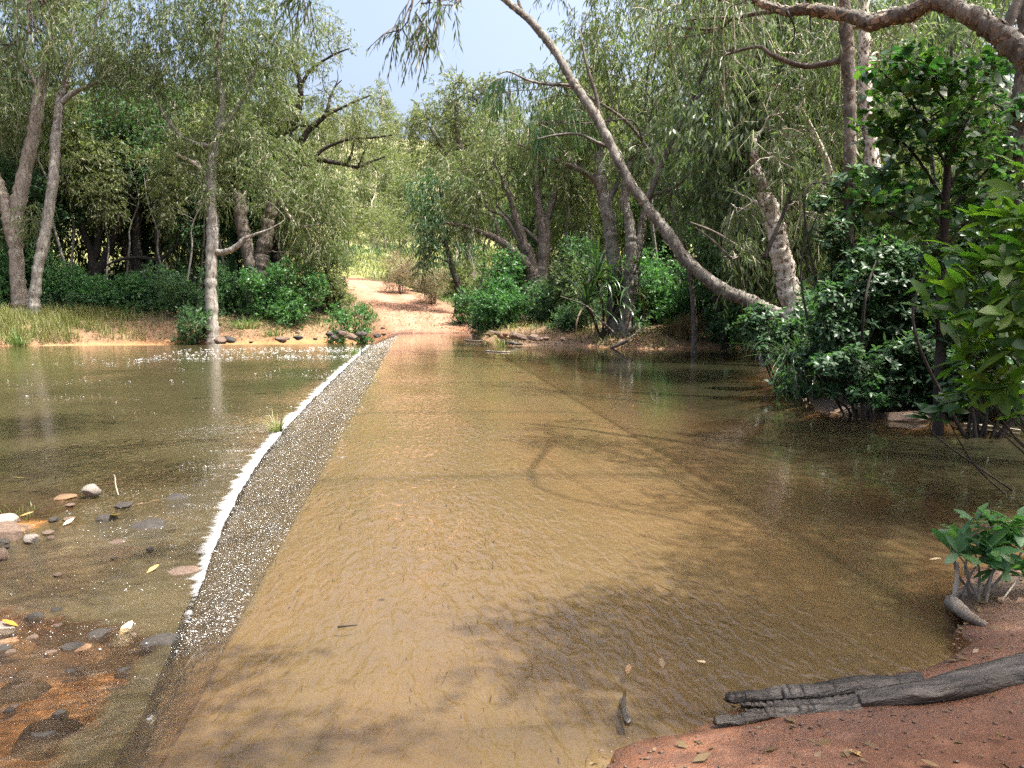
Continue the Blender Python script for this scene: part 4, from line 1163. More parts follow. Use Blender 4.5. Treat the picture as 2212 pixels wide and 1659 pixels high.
tuft('sparse reeds standing in the pool near drift sticks', 1082, 752, 30.5, 30, 0.85, 0.035, 'grass_dry', 0.7, r=0.2, z=-0.05)
tuft('upright green shoot growing on the small stony bar', 82, 1074, 7.1, 5, 0.36, 0.02, 'grass_green', 0.25, r=0.015)
tuft('low grass sprouts at the back of the small stony bar', 45, 1030, 7.7, 40, 0.14, 0.012, 'grass_green', 0.9, r=0.18)

def blade_mesh(name, L, w, curl, seg=7, mat='blade', fold=0.35):
    """one long arched leaf along +Y, drooping"""
    s = np.linspace(0, 1, seg + 1)
    ang = 0.15 - curl * s ** 1.7
    dy, dz = np.cos(ang) * L / seg, np.sin(ang) * L / seg
    y, z = np.concatenate([[0], np.cumsum(dy[:-1])]), np.concatenate([[0], np.cumsum(dz[:-1])])
    ww = w * np.minimum(1, 0.75 + s) * (1 - s ** 3) / 2 + 0.001
    V = np.stack([np.stack([-ww, y, z + ww * fold], 1), np.stack([0 * y, y, z], 1), np.stack([ww, y, z + ww * fold], 1)], 1)
    m = MB()
    m.add(V, grid_faces(seg + 1, 3))
    return m.mesh(name, M[mat])
BL = [blade_mesh('leaf_blade', 1.0, 0.034, c_) for c_ in (0.6, 1.2, 1.8, 2.4)]
BLD = [blade_mesh('leaf_blade', 1.0, 0.034, c_, mat='blade_dead') for c_ in (2.4, 3.0)]
def pandanus(name, label, cat, crowns, L, n, t, group=None, dead=0.12, base_px=None, wide=1.0, emin=-0.35, emax=1.35):
    rg = np.random.default_rng(len(label))
    cs = [P(a, b, t) for a, b in crowns]
    b0 = P(*(base_px or crowns[0]), t)
    gz = ground_z(b0[0], b0[1])
    root = thing(name, label, cat, (b0[0], b0[1], gz))
    for c in cs:
        m = MB()
        q = catmull([[b0[0], b0[1], gz - 0.2], (np.array([b0[0], b0[1], gz]) + c) / 2 + rg.standard_normal(3) * 0.08, c], 4)
        tube(m, q, np.linspace(0.06, 0.04, len(q)) * (1 if t > 20 else 0.6), 7, 0.1, rg=rg)
        m.build('stem', M['bark_dark'], root)
        for k in range(n):
            a, el = rg.random() * 6.283, emin + (emax - emin) * rg.random() ** 0.8
            is_dead = rg.random() < dead
            me = (BLD if is_dead else BL)[rg.integers(2 if is_dead else 4)]
            o = link('blade', me, root)
            s = L * (0.65 + 0.6 * rg.random())
            p = c + [0, 0, 0.25 * rg.random() * L * 0.4] - np.array(root.location[:])
            o.matrix_local = Matrix.Translation(p) @ Matrix.Rotation(a, 4, 'Z') @ Matrix.Rotation(el if not is_dead else -0.5, 4, 'X') @ Matrix.Diagonal((s * wide, s, s, 1))
    return root
pandanus('pandanus', 'large pandanus with long green strap leaves at the foot of two paperbarks on the waterline', 'pandanus', [(1290, 610), (1268, 665), (1370, 630), (1330, 660)], 2.0, 62, 31.2, base_px=(1300, 740))
pandanus('pandanus', 'pandanus with stiff shining leaves standing in the right bank shrubs behind the sapling trunk', 'pandanus', [(1940, 560), (1880, 590), (2005, 500)], 0.95, 42, 13.3, base_px=(1930, 800))
pandanus('sedge', 'sedge clump with arching leaves dipping into the pool at the tip of the right bank', 'sedge', [(1735, 792), (1705, 782), (1758, 805)], 1.0, 52, 13.6, base_px=(1775, 862), wide=0.6, emin=-0.5, emax=0.8, dead=0.1)
pandanus('sedge', 'shaded sedge with thin arching leaves below the white-barked trunk', 'sedge', [(1690, 740), (1650, 752)], 0.9, 40, 18, base_px=(1700, 760), wide=0.6, emin=-0.4, emax=1.0)

# ------------------------------------------------------------------ near leaves
def leaf_template(wid, fold=0.18, bend=0.22, tip=0.68):
    """unit leaf along +Y, folded at the midrib: 10 vertices"""
    ys = np.array([0, 0.3, tip, 1.0])
    hw = np.array([0, 0.36, 0.5, 0]) * wid
    z = -bend * ys ** 2
    v = [(0, 0, 0), (0, ys[1], z[1]), (0, ys[2], z[2]), (0, 1, z[3])]
    v += [(-hw[1], ys[1] + .02, z[1] + fold * hw[1]), (-hw[2], ys[2], z[2] + fold * hw[2]), (hw[1], ys[1] + .02, z[1] + fold * hw[1]), (hw[2], ys[2], z[2] + fold * hw[2])]
    v += [(-hw[2] * 0.55, 0.88, z[2] * .3 + z[3] * .7 + fold * hw[2] * .5), (hw[2] * 0.55, 0.88, z[2] * .3 + z[3] * .7 + fold * hw[2] * .5)]
    tri = [(0, 1, 4), (0, 6, 1), (2, 3, 8), (2, 9, 3), (5, 2, 8), (2, 7, 9)]
    quad = [(4, 1, 2, 5), (1, 6, 7, 2)]
    return np.array(v), np.array(tri), np.array(quad)
def leaf_frames(pos, d, up, size):
    y = unit(d)
    x = unit(np.cross(y, up))
    z = np.cross(x, y)
    return pos, x, y, z, size
def put_leaves(root, frames, tmpl, mat, limit=300, name='leaf', face_cam=True):
    """the leaves that show largest become objects, the rest one mesh"""
    pos, x, y, z, s = frames
    v, tri, quad = tmpl
    o0 = np.array(root.location[:])
    dist = np.linalg.norm(pos - CAM, axis=1) / s
    order = np.argsort(dist)
    near, rest = order[:limit], order[limit:]
    mm = MB()
    mm.add(v, [tri, quad])
    me = mm.mesh(name, M[mat])
    for i in near:
        o = link(name, me, root)
        Rm = np.eye(4)
        Rm[:3, 0], Rm[:3, 1], Rm[:3, 2], Rm[:3, 3] = x[i] * s[i], y[i] * s[i], z[i] * s[i], pos[i] - o0
        o.matrix_local = Matrix(Rm.tolist())
    if len(rest):
        V = pos[rest][:, None] + s[rest][:, None, None] * (v[None, :, 0:1] * x[rest][:, None] + v[None, :, 1:2] * y[rest][:, None] + v[None, :, 2:3] * z[rest][:, None])
        k = len(v)
        off = np.arange(len(rest))[:, None, None] * k
        mb_ = MB()
        mb_.add(V, [(tri[None] + off).reshape(-1, 3), (quad[None] + off).reshape(-1, 4)])
        mb_.build('foliage', M[mat], root)['kind'] = 'stuff'
def rosettes(tips, axes, per, size, rg, flat=0.5):
    n = len(tips)
    N = n * per
    ax = np.repeat(unit(axes), per, 0)
    a = unit(np.cross(ax, rand_dirs(N, rg)))
    el = flat + 0.35 * rg.standard_normal((N, 1))
    d = unit(a + ax * el)
    pos = np.repeat(tips, per, 0) - ax * size * 0.25 * rg.random((N, 1))
    return leaf_frames(pos, d, ax + 0.35 * rand_dirs(N, rg), size * (0.6 + 0.6 * rg.random(N)))
def near_shrub(name, label, cat, t, base_px, clumps, size, wid, mat, per=7, dens=1.0, stem='bark_dark', limit=250, group=None, r0=0.03, flat=0.35, rfill=0.9, seed=3):
    rg = np.random.default_rng(seed + len(label))
    b = P(base_px[0], base_px[1], t)
    gz = ground_z(b[0], b[1])
    root = thing(name, label, cat, (b[0], b[1], gz), group)
    bm = MB()
    cen = [(P(a, c_, t + (k[0] if k else 0)), r * (t + (k[0] if k else 0)) / FOC) for a, c_, r, *k in clumps]
    st = []
    for c, r in cen:
        mid = np.array([b[0], b[1], gz]) * 0.45 + c * 0.55 + rg.standard_normal(3) * 0.15 * np.linalg.norm(c - b) + [0, 0, -0.05]
        q = catmull([[b[0] + 0.1 * rg.standard_normal(), b[1] + 0.1 * rg.standard_normal(), gz - 0.1], mid, c], 6)
        rr = np.linspace(r0, r0 * 0.35, len(q))
        tube(bm, q, rr, 6, 0.05, rg=rg)
        st.append((q, rr))
    T, A = [], []
    for c, r in cen:
        n = max(1, int(dens * 6.5 * (r / size) ** 2))
        d = rand_dirs(n, rg)
        d[:, 2] = d[:, 2] * 0.8 + 0.15
        p = c + d * r * rfill * (rg.random((n, 1)) ** 0.33)
        for i in range(n):
            e = c + (p[i] - c) * 0.25 + rg.standard_normal(3) * 0.05 * r
            q = np.array([e, (e + p[i]) / 2 + [0, 0, -0.06 * r], p[i]])
            tube(bm, q, [0.007, 0.005, 0.003], 4, cap=False, rg=rg)
        T.append(p)
        A.append(unit(d * 0.6 + np.array([0, 0, 0.75]) + 0.3 * rand_dirs(n, rg)))
    fr = rosettes(np.concatenate(T), np.concatenate(A), per, size, rg, flat)
    put_leaves(root, fr, leaf_template(wid), mat, limit)
    bm.build('stems', M[stem], root)['kind'] = 'stuff'
    return root
SH = 'whorled-leaf shrubs crowding the right bank'
near_shrub('shrub', 'sunlit upper shrub with small whorled leaves right of the white trunk', 'shrub', 13.5, (1800, 850), [(1775, 440, 36), (1830, 400, 48), (1800, 510, 54), (1860, 460, 55), (1830, 570, 60), (1890, 390, 44), (1900, 520, 50), (1790, 620, 46)], 0.15, 0.36, 'leaf_whorl', 7, 1.0, group=SH)
near_shrub('shrub', 'lower shrub with grey-green whorls hiding the foot of the leaning trunk', 'shrub', 15.5, (1700, 800), [(1640, 690, 40), (1690, 720, 40), (1640, 670, 24), (1745, 690, 40), (1640, 740, 36), (1700, 750, 45), (1770, 690, 46), (1610, 700, 28), (1740, 760, 40)], 0.16, 0.36, 'leaf_whorl', 7, 1.0, group=SH)
near_shrub('shrub', 'dense dark shrub in the middle of the right bank thicket', 'shrub', 12.5, (1850, 850), [(1800, 650, 55), (1870, 620, 60), (1930, 600, 60), (1850, 710, 60), (1920, 690, 60), (1790, 720, 55), (1980, 640, 60), (1980, 560, 50), (1900, 540, 45), (2000, 700, 55), (1760, 770, 45)], 0.14, 0.36, 'leaf_whorl', 7, 1.1, group=SH)
near_shrub('shrub', 'shaded shrub hanging over the undercut mud of the right bank', 'shrub', 11.8, (1860, 860), [(1790, 790, 45), (1850, 790, 55), (1920, 780, 55), (1980, 760, 60), (1830, 835, 34), (1900, 830, 44), (1970, 820, 50), (2040, 800, 60), (1780, 845, 26), (1930, 860, 34), (2030, 860, 36), (1850, 862, 24), (1985, 872, 26)], 0.13, 0.36, 'leaf_whorl', 7, 1.1, group=SH)
near_shrub('shrub', 'shadowy shrub behind the big-leaved bush at the right edge', 'shrub', 10.2, (2120, 880), [(2060, 720, 60), (2130, 780, 70), (2200, 700, 80), (2080, 820, 60), (2180, 840, 70), (2010, 560, 45), (2120, 620, 70), (2060, 640, 55), (2210, 580, 70), (2220, 800, 60)], 0.14, 0.38, 'leaf_whorl', 7, 0.9, group=SH)
near_shrub('shrub', 'tall leafy shrub joining the sapling and the horizontal limb', 'shrub', 12.4, (2090, 880), [(2130, 520, 70), (2190, 430, 70), (2090, 560, 60), (2170, 340, 50), (2200, 240, 50), (2060, 480, 40), (2210, 520, 60)], 0.15, 0.4, 'leaf_whorl', 7, 0.8, group=SH)
m = MB()
for px_, py_, r_, t_ in [(1760, 800, 60, 14.6), (1820, 780, 70, 14), (1890, 740, 80, 13.6), (1960, 740, 80, 13.2), (2040, 740, 80, 12.8), (2120, 740, 80, 12.4), (2200, 740, 80, 12), (1830, 680, 70, 15), (1920, 640, 70, 14.6), (2020, 640, 70, 14), (2140, 640, 80, 13.6), (1780, 700, 60, 16), (1960, 820, 60, 12.4), (2060, 830, 60, 12), (2160, 830, 60, 11.6), (2260, 760, 90, 11.6)]:
    c_ = P(px_, py_, t_)
    rr_ = r_ / FOC * t_
    strands(m, c_, (rr_, rr_, rr_), int(1500 * (r_ / 70) ** 2), 0.16, 0.06, 0.2, 7, 0.35, sig=0.5)
tag(m.build('undergrowth', M['leaf_teal'], smooth_=False), 'dark tangled undergrowth inside the right bank thicket', kind='stuff')
near_shrub('small_shrub', 'small pale-leaved seedling at the water edge on the right mud bank', 'shrub', 11.4, (1880, 880), [(1850, 850, 20), (1900, 866, 22), (1876, 838, 16), (1890, 815, 14)], 0.11, 0.34, 'leaf_bright', 6, 1.2, r0=0.012)
near_shrub('large_leaved_shrub', 'glossy shrub with large paddle leaves at the right edge of the water', 'shrub', 6.6, (2480, 900), [(2130, 500, 50, 0.3), (2185, 470, 42), (2190, 560, 60, -0.3), (2120, 590, 50, 0), (2070, 560, 36, .3), (2090, 650, 50, -0.2), (2040, 600, 34, .2), (2020, 655, 26, 0), (2170, 660, 60, -.4), (2220, 740, 60, -.4), (2140, 740, 48, 0), (2020, 690, 10, 0), (2180, 830, 50, 0), (2110, 850, 36, 0.2), (2080, 860, 24, .1), (2230, 480, 50, -.3), (2240, 620, 60, -.5), (2090, 720, 30, .2), (2150, 800, 46, -.2), (2215, 880, 40, -.3), (2100, 770, 36, .1), (2200, 400, 40, .2)], 0.29, 0.33, 'leaf_paddle', 7, 1.6, r0=0.015, limit=300, flat=0.45)
near_shrub('overhanging_branch', 'low branch of large dark leaves dipping to the water below the glossy shrub', 'branch', 6.9, (2330, 850), [(2035, 885, 20), (2070, 868, 18), (2010, 905, 10), (2110, 850, 20)], 0.2, 0.34, 'leaf_big', 7, 2.2, r0=0.012, flat=0.3)
near_shrub('small_shrub', 'young large-leaved plant with pale stems on the muddy bank in front', 'shrub', 4.45, (2110, 1296), [(2060, 1185, 30), (2120, 1140, 34), (2165, 1130, 24, .1), (2185, 1190, 34), (2130, 1195, 34), (2215, 1230, 28), (2160, 1215, 26), (2090, 1165, 26, .15), (2215, 1160, 30, 0.1)], 0.17, 0.33, 'leaf_bright', 8, 1.9, stem='bark_tan', r0=0.010, flat=0.55)
# sapling with rounded leaves
def sapling():
    t = 10.3
    rg = np.random.default_rng(77)
    pts, rad = line3([(2028, 930), (2034, 700), (2038, 540), (2042, 450), (2050, 300), (2052, 180), (2056, 90)], [24, 22, 20, 18, 13, 9, 5], t)
    gz = ground_z(pts[0, 0], pts[0, 1])
    pts[0, 2] = gz - 0.15
    root = thing('sapling', 'slim black-stemmed sapling with rounded glossy leaves in V-shaped branches', 'sapling', (pts[0, 0], pts[0, 1], gz))
    q = catmull(pts, 6)
    rr = np.interp(np.linspace(0, 1, len(q)), np.linspace(0, 1, len(rad)), rad)
    m = MB()
    tube(m, q, rr, 9, 0.04, rg=rg)
    m.build('trunk', M['bark_dark'], root)
    T, A, S = [], [], []
    tw = MB()
    for p, w in [([(2040, 500), (1990, 440), (1950, 405), (1900, 380)], 9), ([(2041, 470), (2085, 420), (2130, 370), (2180, 320)], 9), ([(2043, 440), (1980, 340), (1930, 290), (1890, 260)], 8), ([(2044, 420), (2100, 320), (2150, 260), (2190, 220)], 8),
                 ([(2048, 330), (1990, 250), (1950, 200), (1900, 150)], 7), ([(2049, 310), (2090, 230), (2130, 170), (2160, 110)], 7), ([(2051, 230), (2010, 180), (1980, 150), (1960, 130)], 6), ([(2052, 210), (2080, 170), (2100, 140)], 5), ([(2040, 520), (1960, 480), (1900, 450), (1860, 430)], 8), ([(2042, 400), (2060, 320), (2095, 250)], 6), ([(2047, 360), (2010, 300), (1985, 240)], 6), ([(2040, 540), (2090, 480), (2160, 440)], 8)]:
        tt = np.linspace(t, t + rg.uniform(-0.9, 0.9), len(p))
        pp = np.array([P(a, b, c) for (a, b), c in zip(p, tt)])
        b = catmull(pp, 8)
        m = MB()
        tube(m, b, np.linspace(w, 2, len(b)) * t / FOC / 2, 6, 0.04, rg=rg)
        m.build('limb', M['bark_dark'], root)
        for j in range(5, len(b)):
            for k in range(3):
                e = b[j] + rand_dirs(1, rg)[0] * [0.5, 0.5, 0.16] * (0.3 + 0.8 * rg.random()) + [0, 0, 0.05]
                tube(tw, [b[j], (b[j] + e) / 2 + [0, 0, 0.02], e], [0.004, 0.003, 0.002], 4, cap=False)
                T.append(e)
                A.append(unit(np.array([0, 0, 1.0]) + 0.5 * rg.standard_normal(3)))
    T, A = np.array(T), np.array(A)
    fr = rosettes(T, A, 4, 0.15, rg, 0.0)
    put_leaves(root, fr, leaf_template(0.66, 0.12, 0.2, 0.6), 'leaf_big', 300)
    tw.build('twigs', M['bark_dark'], root)['kind'] = 'stuff'
sapling()
#@@PART4@@
# ------------------------------------------------------------------ stones
def ico(sub=2):
    p = (1 + 5 ** 0.5) / 2
    v = [(-1, p, 0), (1, p, 0), (-1, -p, 0), (1, -p, 0), (0, -1, p), (0, 1, p), (0, -1, -p), (0, 1, -p), (p, 0, -1), (p, 0, 1), (-p, 0, -1), (-p, 0, 1)]
    f = [(0, 11, 5), (0, 5, 1), (0, 1, 7), (0, 7, 10), (0, 10, 11), (1, 5, 9), (5, 11, 4), (11, 10, 2), (10, 7, 6), (7, 1, 8), (3, 9, 4), (3, 4, 2), (3, 2, 6), (3, 6, 8), (3, 8, 9), (4, 9, 5), (2, 4, 11), (6, 2, 10), (8, 6, 7), (9, 8, 1)]
    v = [tuple(unit(np.array(a))) for a in v]
    for _ in range(sub):
        mid, nf = {}, []
        def mp(a, b):
            k = (min(a, b), max(a, b))
            if k not in mid:
                mid[k] = len(v)
                v.append(tuple(unit((np.array(v[a]) + np.array(v[b])) / 2)))
            return mid[k]
        for a, b, c_ in f:
            x, y, z = mp(a, b), mp(b, c_), mp(c_, a)
            nf += [(a, x, z), (b, y, x), (c_, z, y), (x, y, z)]
        f = nf
    return np.array(v), np.array(f)
def stone_mesh(mat, seed, ang=0.35, sub=3, flat=0.65):
    rg = np.random.default_rng(seed)
    v, f = ico(sub)
    r = np.ones(len(v))
    for k in range(9):
        d = rand_dirs(1, rg)[0]
        c_ = 0.55 + 0.35 * rg.random()
        pr = v @ d
        r = np.where(pr > c_ / np.maximum(r, .1), np.minimum(r, c_ / np.maximum(pr, 1e-3)), r)
    r *= 1 + 0.05 * fbm(v[:, 0] * 3 + seed, v[:, 1] * 3 + v[:, 2] * 2)
    v = v * r[:, None] * [1, 0.8 + 0.3 * rg.random(), flat]
    m = MB()
    m.add(v, f)
    return m.mesh('stone', M[mat])
ST = {k: [stone_mesh(k, i * 7 + 3) for i in range(4)] for k in ('rock_dark', 'rock_grey', 'rock_bank', 'rock_tan')}
def stone(label, px, py, wpx, mat, z=None, sink=0.35, group=None, name='stone', flat=1.0):
    zz = z if z is not None else 0
    g = G(px, py, zz)
    if z is None:
        for _ in range(3):
            zz = ground_z(g[0], g[1])
            g = G(px, py, zz)
    d = np.linalg.norm(g - CAM)
    s = wpx / FOC * d / 2 / 0.8
    o = link(name, ST[mat][rng.integers(4)], None, (g[0], g[1], g[2] + s * 0.6 * flat * (1 - 2 * sink) * 0.5))
    o.scale = (s, s, s * flat)
    o.rotation_euler = (0, 0, rng.random() * 6.28)
    return tag(o, label, 'stone', group)
BAR = 'stones at the small stony bar'
stone('smooth pale grey stone at the left frame end of the stony bar', 8, 1086, 38, 'rock_grey', group=BAR, sink=0.2)
stone('largest pale stone of the bar beside the upright green shoot', 42, 1080, 40, 'rock_grey', group=BAR, sink=0.2)
stone('small pale stone touching the upright green shoot', 70, 1084, 18, 'rock_grey', group=BAR)
stone('pinkish flat stone behind the upright green shoot', 88, 1062, 30, 'rock_tan', group=BAR)
stone('lone pale stone out in the shallows right of the bar', 200, 1062, 32, 'rock_grey', z=-0.33, group=BAR)
stone('pale pebble on top of the bar near the dry stem', 110, 1038, 14, 'rock_grey', group=BAR)
stone('grey stone at the frame edge below the bar', 4, 1128, 44, 'rock_grey', z=-0.3, group=BAR)
stone('tan and dark stone just under the grey edge stone', 8, 1156, 58, 'rock_bank', z=-0.28, group=BAR)
stone('wet white stone awash in the riffle', 66, 1168, 28, 'rock_grey', z=-0.29, group=BAR)
stone('brown stone at the frame edge in the riffle', -6, 1205, 36, 'rock_bank', z=-0.26, group=BAR)
SUB = 'stones under the shallow tail water'
for lab, x, y, w, mt in [('big dark stone against the near foot of the spillway', 345, 1418, 110, 'rock_dark'), ('large black sunken stone at the bottom left', 100, 1622, 130, 'rock_dark'),
                         ('dark pointed stone with a wet tip in the orange shallows', 158, 1404, 40, 'rock_dark'), ('dark sunken stone in the blue-grey riffle', 335, 1150, 90, 'rock_dark'),
                         ('brown rounded stone beside the broken foam', 395, 1255, 80, 'rock_bank'), ('dark stone below the pale floating leaf', 215, 1378, 44, 'rock_dark'),
                         ('pale wet stone beside the orange leaf', -2, 1362, 52, 'rock_grey'), ('pale tan stone sunken above the floating leaf', 248, 1322, 36, 'rock_tan'),
                         ('tan sunken boulder in the left orange shallows', 30, 1418, 90, 'rock_tan'), ('tan sunken boulder right of the pointed stone', 160, 1440, 110, 'rock_tan'),
                         ('mossy dark stone lying in the dark streak of shallows', 60, 1500, 80, 'rock_dark'), ('small dark stone behind the riffle', 230, 1120, 34, 'rock_dark'),
                         ('small dark stone at the tip of the bar', 268, 1092, 30, 'rock_dark'), ('white topped stone under the wide foam', 385, 1082, 60, 'rock_dark'), ('dark stone in the near shaded shallows', 330, 1560, 90, 'rock_dark'), ('small dark cobble near the bottom middle of the shallows', 250, 1500, 50, 'rock_bank')]:
    g = G(x, y, -0.15)
    sz_ = w / FOC * np.linalg.norm(g - CAM) / 1.6
    top = (0.018 if w < 60 else -0.004) if mt == 'rock_dark' else 0.012 if mt == 'rock_grey' else -0.012
    stone(lab, x, y, w, mt, z=float(zd(g[1])) + top - sz_ * 0.62 * 0.8, sink=0.5, group=SUB, flat=0.8)
rk = np.random.default_rng(19)
for i in range(46):
    x, y = 420 * rk.random() ** 1.5, 1070 + 560 * rk.random()
    if x > 470 - 0.28 * (y - 1070): continue
    g = G(x, y, -0.15)
    sz = 10 + 26 * rk.random() ** 2.5
    mt = ['rock_dark', 'rock_bank', 'rock_tan', 'rock_bank', 'rock_dark'][i % 5]
    s_ = sz / FOC * np.linalg.norm(g - CAM) / 1.6
    near_ = 'in the riffle below the stony bar' if y < 1230 else 'in the orange shallows' if y < 1470 else 'in the shaded shallows at the bottom'
    stone(('dark ' if mt == 'rock_dark' else 'brown ' if mt == 'rock_bank' else 'tan ') + ('cobble ' if sz > 18 else 'pebble ') + near_ + (' towards the spillway' if x > 200 else ''), x, y, sz, mt, z=float(zd(g[1])) + 0.014 * rk.random() - s_ * 0.5, sink=0.5, group='cobbles in the shallows below the spillway', flat=0.8)
names_l = [(480, 'just right of the waterside paperbark'), (560, 'below the wispy tussocks'), (640, 'below the vivid green bush'), (720, 'left of the far end of the spillway'), (800, 'at the far end of the spillway')]
rk = np.random.default_rng(9)
for i in range(26):
    x = 470 + 380 * rk.random() ** 0.8
    y = np.interp(x, [470, 700, 850], [722, 716, 706]) + 20 * rk.random()
    nm = min(names_l, key=lambda q: abs(q[0] - x))[1]
    sz = 8 + 15 * rk.random() ** 2
    stone(('larger dark flat rock ' if sz > 14 else 'small dark broken rock ') + 'on the far waterline ' + nm, x, y, sz, 'rock_dark' if rk.random() < 0.6 else 'rock_bank', group='dark rocks on the far left waterline')
for i in range(22):
    x = 1000 + 220 * rk.random()
    y = np.interp(x, [1000, 1060, 1220], [708, 722, 738]) + 10 * (rk.random() - 0.6)
    stone(('pale flat rock ' if i % 2 else 'tan broken rock ') + 'on the bank ' + ('right of the sand road foot' if x < 1080 else 'below the green bushes' if x < 1160 else 'left of the waterside pandanus'), x, y, 9 + 15 * rk.random() ** 2, 'rock_tan' if rk.random() < 0.5 else 'rock_bank', group='rocks on the right of the road foot')
stone('flat pale slab of mud-stone at the water edge of the right bank', 1945, 902, 80, 'rock_bank', z=0.02, flat=0.4)

# ------------------------------------------------------------------ foam, bubbles and painted riffle glints
def lumps(m, c, s, flat=0.4, el=None):
    v0 = np.array([(1, 0, 0), (0, 1, 0), (-1, 0, 0), (0, -1, 0), (0, 0, 1), (0, 0, -.4)], float)
    f0 = np.array([(0, 1, 4), (1, 2, 4), (2, 3, 4), (3, 0, 4), (1, 0, 5), (2, 1, 5), (3, 2, 5), (0, 3, 5)])
    n = len(c)
    sc = np.stack([s * (el if el is not None else 1.0), s, s * flat], 1)
    V = c[:, None] + v0[None] * sc[:, None] * (1 + 0.3 * rng.standard_normal((n, 6, 1)))
    m.add(V, (f0[None] + (np.arange(n) * 6)[:, None, None]).reshape(-1, 3))
uu = np.linspace(0, 1, 26) ** 1.4
yy = axis([(3.2, 12, 220), (12, 42.5, 240)])
U_, Y_ = np.meshgrid(uu, yy, indexing='ij')
wid = 0.6 + 1.0 * smooth(4, 13, Y_) + 1.6 * smooth(13, 30, Y_)
off = U_ * wid - 0.05 - 0.05 * (0.5 + fbm(Y_ * 3.1, 0 * Y_ + 9, 3))
den2 = 0.62 + 0.75 * fbm(Y_ * 0.9, 0 * Y_ + 3.3, 4) + 0.25 * smooth(5.0, 9.0, Y_) - 0.3 * smooth(5.0, 3.6, Y_)
core = np.exp(-np.maximum(off, 0) / (0.15 + 0.08 * smooth(5, 14, Y_))) + 0.42 * np.exp(-np.maximum(off, 0) / (0.35 + 0.8 * smooth(8, 25, Y_))) * smooth(4, 7, Y_)
dn2 = np.clip(core * (0.42 + 0.55 * np.clip(den2, 0, 1)) + 0.16 * fbm(off * 2.5, Y_ * 6, 3) * (core > 0.05), 0, 1) * smooth(1.0, 0.8, U_) * smooth(-0.05, -0.02, off)
m2 = MB()
m2.add(np.stack([RX - s_foam(Y_) + 0.0 - off, Y_, zd(Y_) + 0.022 + 0.018 * fbm((RX - s_foam(Y_) - off) * 1.7, Y_ * 1.7) * smooth(14, 8, Y_) + 0.03 * np.exp(-np.maximum(off, 0) / 0.1) * (0.5 + fbm(Y_ * 4, off * 8))], -1), grid_faces(len(uu), len(yy))[:, ::-1])
fme = m2.mesh('foam', M['froth'])
set_attr(fme, 'flow', dn2)
tag(link('foam', fme), 'streaky churned foam spreading from the foot of the spillway', kind='stuff')
m = MB()
n = 6000
y = 3.0 + 9 * rng.random(n) ** 1.1
off = rng.random(n) ** 1.5 * (1.0 + 2.2 * smooth(11, 5, y))
x = RX - s_foam(y) - off
k = fbm(x * 1.1, y * 2.6, 4) + 0.10 * rng.standard_normal(n) > 0.24
x, y = x[k], y[k]
lumps(m, np.stack([x, y, zd(y) + 0.012], 1), 0.0016 + 0.003 * rng.random(len(y)) ** 2 * (0.6 + 0.09 * y), 0.5, 1 + rng.random(len(y)))
n = 2600
y = 11 + 26 * rng.random(n)
off = rng.random(n) ** 1.8 * 12
x = RX - s_foam(y) - off
k = fbm(x * 0.25, y * 0.6, 4) + 0.08 * rng.standard_normal(n) > 0.2
x, y = x[k], y[k]
lumps(m, np.stack([x, y, zd(y) + 0.01], 1), (0.003 + 0.006 * rng.random(len(y)) ** 2) * (0.6 + 0.04 * y), 0.4, 1.5 + 2 * rng.random(len(y)))
n = 700
y = 32 + 9 * rng.random(n)
x = RX - s_foam(y) - rng.random(n) ** 1.2 * 9
k = vnoise(y * 2.2, x * 0.08) > 0.1
lumps(m, np.stack([x, y, zd(y) + 0.01], 1)[k], (0.008 + 0.012 * rng.random(n))[k], 0.35, 3 + 4 * rng.random(k.sum()))
tag(m.build('bubbles_and_glints', M['foam'], smooth_=True), 'drifting bubbles and white flecks painted as riffle sparkle below the spillway', kind='stuff')  # white lumps: drifting bubbles, and sun sparkle on the riffle put into colour
m = MB()
n = 6000                                                  # aerated specks on the apron
y = 4.1 + 37 * rng.random(n) ** 1.3
s = rng.random(n) * (s_foam(y))
k = fbm(y * 2.0 + s * 1.0, s * 5, 3) + 0.3 * rng.standard_normal(n) > 0.0
y, s = y[k], s[k]
lumps(m, np.stack([RX - s, y, -0.012 - RS * s * smooth(-0.05, 0.3, s) + 0.012], 1), (0.0009 + 0.0013 * rng.random(len(y))) * (1 + 0.10 * y), 0.6, 2.0 + 2 * rng.random(len(y)))
tag(m.build('foam_specks', M['foam'], smooth_=True), 'white specks in the sheet of water on the spillway', kind='stuff')

# ------------------------------------------------------------------ log, sticks, floating leaves
def ridged(m, pts, rad, sides, amp):
    """a splintered timber: ridges run along it, shifting slowly"""
    n = len(pts)
    tan = unit(np.gradient(pts, axis=0))
    a = unit(np.cross(tan, [0, 0, 1.0]))
    b = np.cross(a, tan)
    th = np.linspace(0, 2 * np.pi, sides, endpoint=False)
    k, j = np.meshgrid(np.arange(n) * 0.05, np.arange(sides) * 0.9, indexing='ij')
    r = rad[:, None] * (1 + amp * vnoise(k + rad[0] * 900, j) + 0.45 * amp * vnoise(k * 1.7 + 50, j * 2.3))
    v = pts[:, None] + r[..., None] * (np.cos(th)[None, :, None] * a[:, None] + 0.8 * np.sin(th)[None, :, None] * b[:, None])
    i = np.arange(n * sides).reshape(n, sides)
    jn = np.roll(i, -1, 1)
    m.add(v.reshape(-1, 3), [np.stack([i[:-1], jn[:-1], jn[1:], i[1:]], -1).reshape(-1, 4), i[-1][None, :], i[0][::-1][None, :]])
